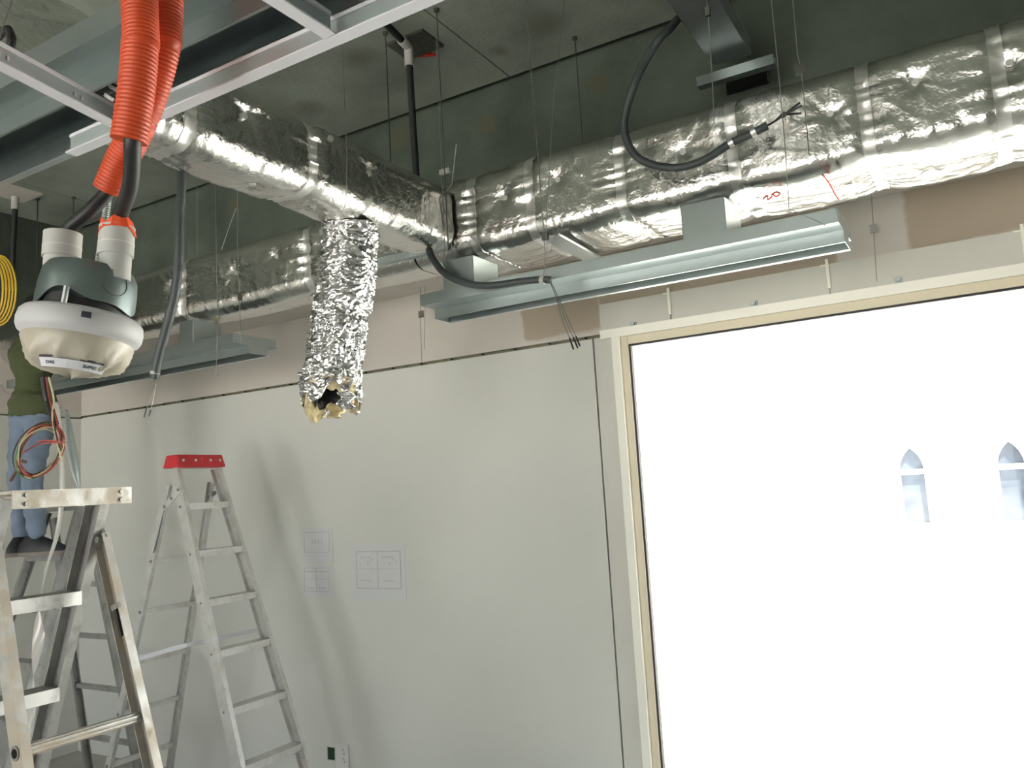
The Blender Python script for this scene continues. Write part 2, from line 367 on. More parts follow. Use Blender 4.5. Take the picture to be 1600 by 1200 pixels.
portal('portal_front', ((WX0 + WX1) / 2, YF + .2, 1.25), (-PI / 2, 0, 0), WX1 - WX0, WZ1 - WZ0)

# window: white cover trim, cream frame, dark gasket, pane
win = bpy.data.objects.new('window_1', None); COL.objects.link(win); BASE['window_1'] = V(0, 0, 0); struct(win)
GX, GZ = -1.470, 2.357
MB().box((-1.556, YF - .028, 0), (-1.512, YF + .02, WZ1 + .010)).build('cover_trim', 'trim_white', win, bevel=.004)
MB().prof((-1.61, 0, 0), (1.8, 0, 0), [(-(YF - .028), WZ1 - .030), (-(YF - .034), WZ1 + .012), (-(YF + .02), WZ1 + .016), (-(YF + .02), WZ1 - .03)]).build('cover_trim', 'trim_white', win)
MB().box((-1.512, YF - .012, .03), (GX - .004, YF + .07, WZ1 - .03)).build('frame', 'frame_cream', win, bevel=.003)
MB().box((GX - .004, YF - .012, GZ + .004), (1.70, YF + .07, WZ1 - .03)).build('frame', 'frame_cream', win, bevel=.003)
MB().box((1.70, YF - .012, .03), (1.75, YF + .07, WZ1 - .03)).build('frame', 'frame_cream', win)
MB().box((GX - .004, YF - .012, .03), (1.70, YF + .07, .09)).build('frame', 'frame_cream', win)
MB().box((GX - .004, YF - .006, .09), (GX + .006, YF + .02, GZ)).build('gasket', 'gasket', win)
MB().box((GX - .004, YF - .006, GZ - .006), (1.70, YF + .02, GZ + .004)).build('gasket', 'gasket', win)
MB().box((GX, YF + .005, .09), (1.70, YF + .011, GZ)).build('pane', 'window_glass', win)

# ------------------------------------------------------------------ yard and building outside
struct(MB().box((-60, -60, -.4), (60, 60, -.25)).build('ground', 'yard_sand', loc=(0, 0, 0)))
FY = 13.6
bld = thing('building', 'white building with pointed arch windows standing across the sunlit yard', 'building', (-1, FY, -.25))
MB().box((-9, FY, -.25), (12, FY + 6, 8.0)).build('wall', 'facade_white', bld)
MB().box((-9, FY - .05, -.25), (12, FY, .02)).build('plinth', 'facade_white', bld)
MB().box((-3.4, FY - 1.0, -.25), (-1.55, FY, .06)).build('porch_step', 'facade_white', bld)
MB().box((-4.6, FY - 1.5, -.25), (-1.6, FY - .05, -.12)).build('porch_step', 'facade_white', bld)
def arch(cx, hw, z0, z1, zs, n=8):
    """outline of a pointed arch: straight to zs then two arcs to z1"""
    pts = [(cx - hw, z0), (cx + hw, z0), (cx + hw, zs)]
    h = z1 - zs; R = (h * h + hw * hw) / (2 * hw)
    a1 = math.asin(min(1, h / R))
    pts += [(cx + hw - R + R * math.cos(a1 * k / n), zs + R * math.sin(a1 * k / n)) for k in range(1, n + 1)]
    pts += [(cx - hw + R - R * math.cos(a1 * k / n), zs + R * math.sin(a1 * k / n)) for k in range(n - 1, -1, -1)]
    return pts
def arch_window(x0, x1, z0, z1, zs, zb):
    cx, hw = (x0 + x1) / 2, (x1 - x0) / 2
    o = arch(cx, hw + .07, z0 - .05, z1 + .10, zs); i = arch(cx, hw, z0, z1, zs)
    n = len(o); b = MB()
    vs = [(x, FY - .09, z) for x, z in o] + [(x, FY - .09, z) for x, z in i] + [(x, FY + .01, z) for x, z in o] + [(x, FY + .01, z) for x, z in i]
    fs = []
    for k in range(n):
        q = (k + 1) % n
        fs += [(k, q, n + q, n + k), (k, 2 * n + k, 2 * n + q, q), (n + k, n + q, 3 * n + q, 3 * n + k)]
    b.add(vs, fs); fr = b.build('window', 'moulding_pink', bld)
    MB().add([(x, FY - .012, z) for x, z in i], [tuple(range(n))]).build('pane', 'pane_blue', fr)
    MB().box((x0, FY - .07, zb), (x1, FY - .005, zb + .075)).build('transom', 'facade_white', fr)
for px in (0, 1, 2):
    x0 = -1.255 + px * (0.014 - -1.255); hw2 = -0.930 - -1.255
    arch_window(x0, x0 + hw2, 0.844, 1.952, 1.619, 1.560)

# ================================================================== FOIL-WRAPPED DUCTS
def section(w0, w1, z0, z1, r, step):
    """closed rounded-rectangle outline as (point, normal, running length)"""
    pts = []; nor = []
    cs = [((w1 - r, z1 - r), 0), ((w0 + r, z1 - r), 90), ((w0 + r, z0 + r), 180), ((w1 - r, z0 + r), 270)]
    for i, ((cx, cz), a0) in enumerate(cs):
        n = 8
        for k in range(n + 1):
            q = math.radians(a0 + 90 * k / n); pts.append((cx + r * math.cos(q), cz + r * math.sin(q))); nor.append((math.cos(q), math.sin(q)))
        (nx, nz), na = cs[(i + 1) % 4]; q = math.radians(a0 + 90)
        p = pts[-1]; e = (nx + r * math.cos(q), nz + r * math.sin(q)); L = math.hypot(e[0] - p[0], e[1] - p[1]); m = max(1, int(L / step))
        for k in range(1, m):
            pts.append((p[0] + (e[0] - p[0]) * k / m, p[1] + (e[1] - p[1]) * k / m)); nor.append((math.cos(q), math.sin(q)))
    P = np.array(pts); N = np.array(nor); d = np.hypot(*(np.roll(P, -1, 0) - P).T); s = np.concatenate([[0], np.cumsum(d)[:-1]])
    return P, N, s
def duct(name, label, axis, a0, a1, w0, w1, z0, z1, bands, pins, seed, step=.009, r=.075):
    t = thing(name, label, 'air duct', ((a0 + a1) / 2, (w0 + w1) / 2, z0) if axis == 'X' else ((w0 + w1) / 2, (a0 + a1) / 2, z0), 'foil wrapped ducts under the slab')
    P, N, s = section(w0, w1, z0, z1, r, step)
    def disp(U, Sx, Px, Nx, full=True):
        D = .009 * (vnoise(U * 4, Sx * 4, seed) - .5) + .0028 * (ridge(U * 14 + Sx * 6, Sx * 12, seed + 1) - .5) * vnoise(U * 3, Sx * 3, seed + 9)
        near = np.zeros_like(U) + 9.0
        for bnd in bands: near = np.minimum(near, np.abs(U - bnd))
        D += -.012 * np.exp(-(near / .035) ** 2) + .010 * np.clip(near / .25, 0, 1) * np.clip(-Nx[..., 1], 0, 1)
        D += .011 * np.exp(-near / .075) * (ridge(Sx * 34, U * 5, seed + 2) ** 3 - .3) + .006 * np.exp(-near / .05) * (ridge(Sx * 60, U * 9, seed + 6) ** 2 - .3)
        D += .006 * (ridge(U * 42 + 4 * vnoise(U * 6, Sx * 6, seed + 7), Sx * 6, seed + 3) ** 2 - .35) * np.exp(-((Nx[..., 1] + .5) / .42) ** 2)
        D += .0032 * (ridge(U * 7 + Sx * 5, Sx * 9 - U * 4, seed + 8) ** 8) * (vnoise(U * 2.2, Sx * 2.2, seed + 12) > .45)
        for (pu, pw, pz) in pins:
            dx = U - pu; dw = (Px[..., 0] - pw) + 0; dz = Px[..., 1] - pz
            rr = np.sqrt(dx * dx + dw * dw + dz * dz); th = np.arctan2(np.where(np.abs(dz) > np.abs(dw), dz, dw), dx)
            D += -.012 * np.exp(-(rr / .035) ** 2) + .006 * np.exp(-rr / .07) * (np.abs(np.cos(th * 4.5 + pu * 9)) ** 8 - .2) * (1 - np.exp(-(rr / .015) ** 2))
        return D
    def skin(nm, U, off, material, crop=None):
        UU, SS = np.meshgrid(U, s, indexing='ij'); PP = np.broadcast_to(P, (len(U),) + P.shape); NN = np.broadcast_to(N, PP.shape)
        D = disp(UU, SS, PP, NN) + off; Q = PP + NN * D[..., None]
        if axis == 'X': W3 = np.stack([UU, Q[..., 0], Q[..., 1]], -1)
        else: W3 = np.stack([Q[..., 0], UU, Q[..., 1]], -1)
        n, m = UU.shape; b = MB(); b.v = [tuple(v) for v in W3.reshape(-1, 3)]
        b.f = [(i * m + k, i * m + (k + 1) % m, (i + 1) * m + (k + 1) % m, (i + 1) * m + k) for i in range(n - 1) for k in range(m)]
        b.f += [tuple(range(m)), tuple(range((n - 1) * m, n * m))]
        return b.build(nm, material, t, smooth=60)
    skin('foil_jacket', np.linspace(a0, a1, int((a1 - a0) / step) + 1), 0.0, 'foil')
    for bnd in bands:
        skin('tape_band', np.linspace(bnd - .020, bnd + .020, 5), .0025, 'foil_tape')
    for (pu, pw, pz) in pins:
        b = MB()
        c = (pu, pw, pz) if axis == 'X' else (pw, pu, pz)
        if abs(pz - z0) < .02: p1 = (c[0], c[1], c[2] + .006)
        elif axis == 'X': p1 = (c[0], c[1] + .008, c[2])
        else: p1 = (c[0] - .008, c[1], c[2])
        b.tube([c, p1], .011, 12).build('washer', 'foil_tape', t)
    return t
YD = 2.83
rb = [-1.800, -1.512, -1.116, -0.683, -0.241, 0.141, .75, 1.3, 1.9]
rp = [(-1.383, YD + .006, 2.914), (-1.636, YD + .006, 2.899), (-0.866, YD + .006, 2.896), (-0.349, YD + .006, 2.890), (-0.085, YD + .006, 2.921), (0.173, YD + .006, 2.901),
      (-0.337, 3.061, 2.702), (-0.080, 3.086, 2.702), (-0.920, 2.940, 2.702)]
duct('air_duct', 'foil wrapped main duct running above the window towards the right edge', 'X', -2.105, 3.3, YD, 3.27, 2.70, 3.055, rb, rp, 1)
lb = [-2.752, -3.658, -4.35, -5.0]
lp = [(-2.959, YD + .006, 2.909), (-3.258, YD + .006, 2.883), (-3.75, YD + .006, 2.9), (-4.6, YD + .006, 2.9)]
duct('air_duct', 'narrower foil wrapped duct running left from the branch towards the far corner', 'X', -5.45, -2.115, YD, 3.09, 2.70, 3.04, lb, lp, 5)
bb = [1.494, 1.989, .9, .25, -.6]
bp = [(2.086, -1.891, 2.964), (2.289, -1.891, 2.898), (1.696, -1.891, 2.899), (2.099, -2.0, 2.737), (1.820, -2.0, 2.737), (.6, -1.891, 2.87)]
duct('air_duct', 'foil wrapped branch duct coming from overhead left to join the main duct', 'Y', -3.4, 2.815, -2.125, -1.885, 2.735, 3.01, bb, bp, 9)
# red felt pen marks on the foil
d = thing('marker_drawing', 'red felt pen marks on the underside of the foil duct above the long diffuser', 'marking', (-0.396, 3.040, 2.685))
RM = [[(-0.387, 2.792, 2.670), (-0.383, 2.898, 2.670), (-0.385, 2.998, 2.670), (-0.385, 3.097, 2.670)], [(-0.609, 2.903, 2.670), (-0.588, 2.879, 2.670), (-0.596, 2.922, 2.670), (-0.576, 2.897, 2.670)], [(-0.572, 2.876, 2.670), (-0.554, 2.859, 2.670), (-0.545, 2.883, 2.670), (-0.563, 2.908, 2.670), (-0.568, 2.880, 2.670)]]
for p in RM: MB().tube(catmull(p, 6), .0028, 6).build('pen_stroke', 'red_mark', d, smooth=60)
# hanger channels and straps below the ducts
def channel_bar(name, label, p0, p1, w_, h_, material='galvanised_dull', group=None):
    b = MB(); b.prof(p0, p1, [(-w_ / 2, -h_ / 2), (w_ / 2, -h_ / 2), (w_ / 2, h_ / 2), (w_ / 2 - .004, h_ / 2), (w_ / 2 - .004, -h_ / 2 + .004), (-w_ / 2 + .004, -h_ / 2 + .004), (-w_ / 2 + .004, h_ / 2), (-w_ / 2, h_ / 2)])
    return tag(b.build(name, material), label, 'bracket', group)
channel_bar('support_angle', 'grey steel angle under the duct junction beside the dropping flexible duct', (-2.287, 2.790, 2.735), (-1.889, 2.790, 2.733), .035, .030)
channel_bar('support_strap', 'flat steel strap crossing under the main duct above the long diffuser', (-1.405, 2.78, 2.672), (-1.420, 3.33, 2.672), .075, .010, 'galvanised_bright')

# flexible duct stub with its torn end
fl = thing('flexible_duct', 'crumpled foil flexible duct hanging down with a torn end of yellow insulation', 'flexible duct', (-2.140, 2.320, 2.034))
cl = catmull([(-2.024, 2.320, 2.723), (-2.034, 2.320, 2.639), (-2.052, 2.320, 2.517), (-2.094, 2.320, 2.349), (-2.125, 2.320, 2.229), (-2.142, 2.320, 2.133), (-2.146, 2.320, 2.035)], 44)
def sleeve(nm, material, r0, i0, cut, amp, seed, n=120, thick=0.0, lump=0.0):
    m = len(cl); C3 = np.array([tuple(p) for p in cl]); ln = np.concatenate([[0], np.cumsum(np.linalg.norm(np.diff(C3, axis=0), axis=1))]); tot = ln[-1]
    TH = np.arange(n) * 2 * PI / n; cuts = np.array([cut(q) for q in TH])
    tt = np.linspace(0, 1, m - i0)[:, None]; Ls = ln[i0] + (cuts[None, :] * tot - ln[i0]) * tt; Q = np.broadcast_to(TH, Ls.shape)
    C = np.stack([np.interp(Ls, ln, C3[:, a]) for a in range(3)], -1); C[..., 2] -= np.clip(Ls - tot, 0, None)
    def per(fx, fy, sd):
        a = vnoise(Q * fx * 3 + 40, Ls * fy + 50, sd); b_ = vnoise((Q - 2 * PI) * fx * 3 + 40, Ls * fy + 50, sd); k = np.clip((Q - 5.2) / (2 * PI - 5.2), 0, 1); return a * (1 - k) + b_ * k
    rid = lambda z: 1 - np.abs(2 * z - 1)
    wv = .25 * per(1.0, 14, seed + 7)
    rd = r0 + amp * (rid(vnoise(Q * 1.9 + 40 + wv * 8, Ls * 58 + 50 + wv * 22, seed)) ** 2 - .4) * (.6 + .8 * per(.6, 9, seed + 5)) + amp * .7 * (rid(per(.9, 95, seed + 1)) - .5) + amp * .9 * (per(.8, 10, seed + 2) - .5) + lump * (per(1.0, 22, seed + 4) - .5)
    rd = rd * (1 + .12 * np.clip(Ls / tot - .70, 0, None))
    P3 = C + np.stack([np.cos(Q) * rd, np.sin(Q) * rd, 0 * rd], -1)
    R = m - i0; b = MB(); b.v = [tuple(v) for v in P3.reshape(-1, 3)]
    b.f = [(i * n + k, i * n + (k + 1) % n, (i + 1) * n + (k + 1) % n, (i + 1) * n + k) for i in range(R - 1) for k in range(n)]
    o = b.build(nm, material, fl, smooth=45 if amp > .004 else 180)
    if thick: sm = o.modifiers.new('wall', 'SOLIDIFY'); sm.thickness = thick; sm.offset = -1
    return o
vd = math.atan2(-2.32, 2.04)       # horizontal direction from the duct towards the room
def cutf(base, dep, j, sd):
    def g(q):
        c = math.cos(q - vd); nzv = float(vnoise(np.array([math.cos(q) * 3 + 9]), np.array([math.sin(q) * 3 + 9]), sd)[0]) - .5
        return min(1.06, base - dep * max(0, c) ** 1.0 + j * nzv)
    return g
sleeve('foil_sleeve', 'foil_crumpled', .101, 0, cutf(.985, .09, .14, 21), .012, 11, n=180, thick=.003)
sleeve('insulation_layer', 'insulation', .079, 190, cutf(1.015, .12, .16, 31), .003, 15, n=90, thick=.018, lump=.014)
sleeve('hole_shade_tube', 'black_rubber', .056, 170, cutf(.97, .12, .05, 41), .003, 17, n=48, thick=.003)  # black tube, darkness of the torn mouth painted as its colour
for i, (px, sc) in enumerate((((-1.987, 2.240, 2.050), .040), ((-2.202, 2.260, 2.154), .034), ((-2.077, 2.280, 2.024), .036))):
    b = MB(); n = 12; G = {}
    rn = np.random.RandomState(60 + i); vs = []
    for a in range(n):
        for c in range(n):
            u, v_ = a / (n - 1) - .5, c / (n - 1) - .5
            vs.append(V(px) + V(u * sc * 1.6, (rn.rand() - .5) * .012 + .02 * math.cos(u * 5) + .015 * math.sin(v_ * 9 + i), v_ * sc * 1.5 + (rn.rand() - .5) * .006))
    b.add(vs, [(a * n + c, a * n + c + 1, (a + 1) * n + c + 1, (a + 1) * n + c) for a in range(n - 1) for c in range(n - 1)])
    o = b.build('foil_scrap', 'foil_crumpled' if i < 2 else 'insulation', fl, smooth=30)
    sm = o.modifiers.new('wall', 'SOLIDIFY'); sm.thickness = .003

# ================================================================== LINEAR DIFFUSERS (stepped sheet-metal plenums, open below)
def diffuser(label, x0, x1, yn, yf, zl, nh, st, fh, stf, collars=(), ztop=None, over=.02):
    t = thing('linear_diffuser', label, 'air diffuser', ((x0 + x1) / 2, (yn + yf) / 2, zl), 'galvanised linear diffusers')
    k = .0015
    out = [(yn, zl), (yn, zl + nh), (yn - st, zl + nh), (yn - st, zl + nh + fh), (yf + stf, zl + nh + fh), (yf + stf, zl + nh), (yf, zl + nh), (yf, zl)]
    inn = [(yf - k, zl), (yf - k, zl + nh + k), (yf + stf - k, zl + nh + k), (yf + stf - k, zl + nh + fh - k), (yn - st + k, zl + nh + fh - k), (yn - st + k, zl + nh + k), (yn + k, zl + nh + k), (yn + k, zl)]
    poly = out + inn; n = len(poly); b = MB()
    b.v = [(x0, y, z) for y, z in poly] + [(x1, y, z) for y, z in poly]; h = len(out)
    b.f = [(i, (i + 1) % n, n + (i + 1) % n, n + i) for i in range(n)]
    for e in (0, n):
        b.f += [tuple(e + q for q in (i, i + 1, n - 2 - i, n - 1 - i)) for i in range(h - 1)]
    b.build('plenum_shell', 'galvanised', t)
    MB().box((x0, yf, zl - .0015), (x1, yf + .018, zl)).build('lip', 'galvanised_bright', t)
    MB().box((x0, yn - .004, zl - .0015), (x1, yn + .002, zl + .004)).build('lip', 'galvanised', t)
    for x in (x0, x1):
        MB().prof((x - .001, 0, 0), (x + .001, 0, 0), [(-y, z) for y, z in out]).build('end_plate', 'galvanised', t)
    for (cx0, cx1, cy0, cy1) in collars:
        zc = zl + nh + fh
        MB().box((cx0, cy0, zc - .002), (cx1, cy1, ztop)).build('neck_collar', 'galvanised', t, bevel=.003)
    return t
D2 = diffuser('long galvanised slot diffuser hanging under the main duct above the window', -2.032, -0.351, 2.865, 2.972, 2.45, .042, .105, .048, .06,
         [(-1.936, -1.781, 2.80, 3.0), (-0.878, -0.717, 2.79, 3.0)], 2.676)
DL = diffuser('galvanised slot diffuser on the far left behind the dangling grey conduit', -5.2, -3.175, 2.840, 2.967, 2.45, .042, .095, .048, .06,
         [(-3.648, -3.536, 2.80, 2.98)], 2.676)
D3 = diffuser('stepped galvanised slot diffuser overhead in the white grid at top left', -3.2, .6, .913, 1.048, 2.52, .040, .069, .048, .05)
gl = thing('cable_gland', 'black cable gland with pale wire ends inside the overhead diffuser', 'cable gland', (-1.438, 0.930, 2.529))
MB().tube([(-1.517, 0.950, 2.548), (-1.491, 0.950, 2.549), (-1.444, 0.950, 2.553)], [.012, .016, .017], 14).build('body', 'black_rubber', gl, smooth=40)
MB().bar((-1.512, 0.950, 2.544), (-1.505, 0.950, 2.522), .016, .016).build('body', 'black_rubber', gl)
for a_, b_ in (((-1.436, 0.945, 2.541), (-1.407, 0.945, 2.522)), ((-1.451, 0.945, 2.528), (-1.430, 0.945, 2.512)), ((-1.428, 0.945, 2.551), (-1.405, 0.945, 2.537))):
    MB().bar(a_, b_, .007, .007).build('wire_end', 'pvc_white', gl)

# ================================================================== CEILING GRID
def tee(name, label, p0, p1, group='white ceiling grid tees'):
    p0, p1 = V(p0), V(p1); mid = (p0 + p1) / 2
    t = thing(name, label, 'ceiling grid', mid, group)
    up = V(0, 0, 1)
    MB().bar(p0 + up * .0015, p1 + up * .0015, .024, .003).build('flange', 'tee_white', t)
    MB().bar(p0 + up * .020, p1 + up * .020, .003, .034).build('web', 'tee_back', t)
    MB().bar(p0 + up * .0385, p1 + up * .0385, .008, .007).build('bulb', 'tee_white', t)
    d_ = (p1 - p0).normalized(); s_ = d_.cross(up)
    L = (p1 - p0).length; k = .10
    while k < L - .08:
        for e in (-.008, .008):
            c = p0 + d_ * (k + e) + up * .020
            MB().bar(c - s_ * .003 - up * .003, c - s_ * .003 + up * .003, .003, .002, up=s_).build('web_rivet', 'tee_white', t)
        k += .15
    return t
ZT = 2.425
tee('main_tee', 'white main tee of the ceiling grid crossing the upper left of the view', (-1.550, .935, ZT), (.5, .935, ZT))
tee('cross_tee', 'white cross tee meeting the main tee just behind the orange conduits', (-1.372, .923, ZT + .001), (-1.215, .20, ZT + .001))
tee('cross_tee', 'white cross tee at the top edge to the right of the orange conduits', (-.832, .922, ZT + .001), (-.832, -.30, ZT + .001))

# ================================================================== ROUND CEILING FIXTURE ON ORANGE CONDUITS
FC = V((-1.290, 0.800, 2.015))
fx = thing('ceiling_speaker', 'round white flanged ceiling fixture with metal can, wrapped below in cream film', 'ceiling fixture', FC)
rt = V(.53, .85, 0).normalized(); ax = (rt * math.sin(math.radians(9)) + V(0, 0, 1) * math.cos(math.radians(9))).normalized()
e1 = rt - ax * rt.dot(ax); e1.normalize(); e2 = ax.cross(e1)
FM = Matrix(((e1.x, e2.x, ax.x, FC.x), (e1.y, e2.y, ax.y, FC.y), (e1.z, e2.z, ax.z, FC.z), (0, 0, 0, 1))) @ Matrix.Scale(.80, 4)
MB().lathe([(.080, .005), (.088, .010), (.088, .046), (.06, .05)], 48, FM).build('gap_shade_core', 'black_rubber', fx, smooth=50)  # black core, puts the shade of the gap below the can into colour
def canfn(q, i, r, z):
    if i < 2: return r, z + .012 * math.sin(3 * q + .9) + .008 * math.sin(5 * q)
    return r, z
can = MB().lathe([(.0925, .036), (.0955, .036), (.0945, .075), (.091, .102), (.083, .116), (.066, .121), (.0, .122)], 64, FM, canfn).build('back_can', 'can_metal', fx, smooth=40)
MB().tube([FM @ V(rr_k * math.cos(a_), rr_k * math.sin(a_), zz_) for a_, zz_, rr_k in [(-1.02 + .30 * math.cos(q), .080 + .027 * math.sin(q), .0953 - .0042 * max(0, (.080 + .027 * math.sin(q)) - .075) / .027) for q in np.linspace(0, 2 * PI, 33)]], .0007, 6).build('knockout_ring', 'rod_dark', can)
MB().tube([FM @ V(-.035, -.093, .008), FM @ V(-.035, -.093, .05)], .0045, 8).build('clamp_screw', 'galvanised_bright', fx, smooth=40)
MB().lathe([(.088, .014), (.100, .016), (.111, .014), (.118, .006), (.1205, -.008), (.1195, -.022), (.115, -.032), (.110, -.034), (.108, -.038), (.100, -.043), (.090, -.045), (.0, -.045)], 72, FM).build('flange', 'grille_white', fx, smooth=45)
vdir = FM.inverted().to_3x3() @ (V(0, 0, 1.7) - FC); va = math.atan2(vdir.y, vdir.x)
def rim(a, r, z): return FM @ V(r * math.cos(a), r * math.sin(a), z)
c0 = rim(va + .04, .119, -.006); MB().bar(c0 - e1 * .007, c0 + e1 * .007, .010, .009).build('clip_slot', 'ink_dark', fx)
def wrapfn(q, i, r, z):
    a = q - va; k = min(1, max(0, (i - 1) / 3.0))
    rr = r + k * .006 * (math.sin(5 * q + 1) + .6 * math.sin(11 * q + i)) + .003 * math.sin(23 * q + 2 * i) * k
    return max(.001, rr), z - k * .010 * max(0, math.cos(a)) + k * .004 * math.sin(7 * q + i)
wr = MB().lathe([(.106, -.036), (.107, -.045), (.103, -.058), (.098, -.070), (.090, -.082), (.080, -.092), (.064, -.100), (.040, -.105), (.0, -.108)], 80, FM, wrapfn).build('wrapping_film', 'wrap_film', fx, smooth=70)
# paper label strip with faint handwriting, taped below the film
q0 = [rim(va + a_, .088 + .004 * math.cos(a_ * 2), -.094) for a_ in np.linspace(-.78, .72, 13)]
q1 = [rim(va + a_, .078 + .004 * math.cos(a_ * 2), -.110) for a_ in np.linspace(-.78, .72, 13)]
lab = MB().add(q0 + q1, [(i, i + 1, 13 + i + 1, 13 + i) for i in range(12)]).build('paper_label', 'label_white', wr)
sm = lab.modifiers.new('sheet', 'SOLIDIFY'); sm.thickness = .0008
for a0_, a1_ in ((-.76, -.46), (.10, .62)):
    n = 7; p0_ = [rim(va + a_, .0895 + .004 * math.cos(a_ * 2), -.0895) for a_ in np.linspace(a0_, a1_, n)]; p1_ = [rim(va + a_, .0895 + .004 * math.cos(a_ * 2), -.0935) for a_ in np.linspace(a0_, a1_, n)]
    o = MB().add(p0_ + p1_, [(i, i + 1, n + i + 1, n + i) for i in range(n - 1)]).build('black_tape', 'ink_dark', wr); sm = o.modifiers.new('sheet', 'SOLIDIFY'); sm.thickness = .001
def label_text(body, a_, size, parent):
    cu = bpy.data.curves.new('lettering', 'FONT'); cu.body = body; cu.size = size; cu.extrude = .0003; cu.align_x = 'CENTER'; cu.align_y = 'CENTER'
    tmp = bpy.data.objects.new('lettering_tmp', cu); COL.objects.link(tmp)
    dg = bpy.context.evaluated_depsgraph_get(); me = bpy.data.meshes.new_from_object(tmp.evaluated_get(dg)); bpy.data.objects.remove(tmp)
    a = va + a_; top, bot = rim(a, .088 + .004 * math.cos(a_ * 2), -.094), rim(a, .078 + .004 * math.cos(a_ * 2), -.110)
    yv = (top - bot).normalized(); xv = (rim(a + .01, .084, -.1) - rim(a - .01, .084, -.1)).normalized(); zv = xv.cross(yv).normalized(); xv = yv.cross(zv)
    c = (top + bot) / 2 + zv * .0014 - BASE[parent.name]
    me.transform(Matrix(((xv.x, yv.x, zv.x, c.x), (xv.y, yv.y, zv.y, c.y), (xv.z, yv.z, zv.z, c.z), (0, 0, 0, 1))))
    me.materials.clear(); me.materials.append(M['ink_dark']); o = bpy.data.objects.new('lettering', me); COL.objects.link(o); o.parent = parent; BASE[o.name] = BASE[parent.name]
label_text('DAE', -.50, .0075, lab); label_text('SUPISE', .33, .0075, lab)
# two white pipe stubs on the can
def stub(px, r, top, extra):
    p = V(px); pin = FM.inverted() @ p
    base = FM @ V(pin.x, pin.y, .092); upv = (ax * .5 + V(0, 0, 1)).normalized()
    o = MB().tube([base, base + upv * (top * .45), base + upv * (top * .451), base + upv * top], [r * .9, r * .9, r, r], 32).build('pipe_stub', 'pvc_white', fx, smooth=40)
    MB().tube([base + upv * (top * .66), base + upv * (top * .69)], r * 1.012, 32).build('pipe_ring', 'ribbon_grey', o, smooth=40)
    return base + upv * top
tl = stub((-1.316, 0.790, 2.166), .0300, .078, 0); tr = stub((-1.224, 0.830, 2.167), .0280, .092, 0)
b = MB(); n = 14
vs = [tr + V(math.cos(q) * .024, math.sin(q) * .024, .002 + .016 * abs(math.cos(q * 1.5 + .5))) for q in np.linspace(0, 2 * PI, n, endpoint=False)] + [tr + V(math.cos(q) * .029, math.sin(q) * .029, -.006 - .012 * max(0, math.sin(q * 2))) for q in np.linspace(0, 2 * PI, n, endpoint=False)]
o = b.add(vs, [(i, (i + 1) % n, n + (i + 1) % n, n + i) for i in range(n)]).build('sealing_tape', 'orange_tape', fx); sm = o.modifiers.new('sheet', 'SOLIDIFY'); sm.thickness = .001
# corrugated orange conduits
def resample(pts, step):
    pts = catmull(pts, 24); out = [pts[0]]; acc = 0
    for i in range(1, len(pts)):
        seg = pts[i] - pts[i - 1]; L = seg.length; pos = 0
        while acc + (L - pos) >= step:
            pos += step - acc; acc = 0; out.append(pts[i - 1] + seg * (pos / L))
        acc += L - pos
    return out
def corrugated(name, label, pts, r, pitch, depth, material, group=None, cat='conduit', hollow=True):
    p = resample(pts, pitch / 4); rs = [r - depth * (.5 - .5 * math.cos(2 * PI * (i % 4) / 4 + .4)) for i in range(len(p))]
    if hollow:
        k = len(p); p = p + [p[-1] - (p[-1] - p[-2]) * .02] + p[::-1][1:14]; rs = rs + [r * .93] + [r * .86] * 13
    return tag(MB().tube(p, rs, 28).build(name, material, smooth=60), label, cat, group)
g = 'orange corrugated conduits'
corrugated('corrugated_conduit', 'orange corrugated conduit on the left side of the pair, ending above its black cable', [(-1.085, .75, 3.60), (-1.10, .75, 3.0), (-1.065, 0.750, 2.465), (-1.065, 0.750, 2.412), (-1.072, 0.750, 2.352), (-1.085, 0.750, 2.293), (-1.093, 0.750, 2.263)], .0275, .0064, .0019, 'orange_plastic', g)
corrugated('corrugated_conduit', 'orange corrugated conduit passing behind the other, ending lower on the left', [(-1.04, .815, 3.60), (-1.065, .815, 3.0), (-1.089, 0.815, 2.507), (-1.097, 0.815, 2.448), (-1.127, 0.815, 2.379), (-1.167, 0.815, 2.324), (-1.206, 0.815, 2.284), (-1.241, 0.815, 2.239)], .0265, .0064, .0019, 'orange_plastic', g)
tag(MB().tube(catmull([(-1.086, 0.750, 2.294), (-1.083, 0.750, 2.256), (-1.147, 0.790, 2.218), tuple(tr + V(.004, 0, .01)), tuple(tr - V(0, 0, .05))], 12), .0125, 16).build('feed_cable', 'black_rubber', smooth=60), 'thick black cable dropping from the orange conduit into the right white pipe', 'cable')
tag(MB().tube(catmull([(-1.215, 0.815, 2.273), (-1.245, 0.815, 2.238), (-1.271, 0.800, 2.206), tuple(tl + V(.008, 0, .0)), tuple(tl - V(0, 0, .04))], 12), .0122, 16).build('feed_cable', 'black_rubber', smooth=60), 'thick black cable slanting from the lower orange conduit into the left white pipe', 'cable')
corrugated('steel_conduit', 'thin grey corrugated steel conduit standing between the two white pipes', [(-1.306, 0.860, 2.283), (-1.317, 0.860, 2.232), (-1.328, 0.860, 2.187), (-1.323, 0.850, 2.135)], .0068, .004, .0014, 'galvanised_dull', hollow=False)
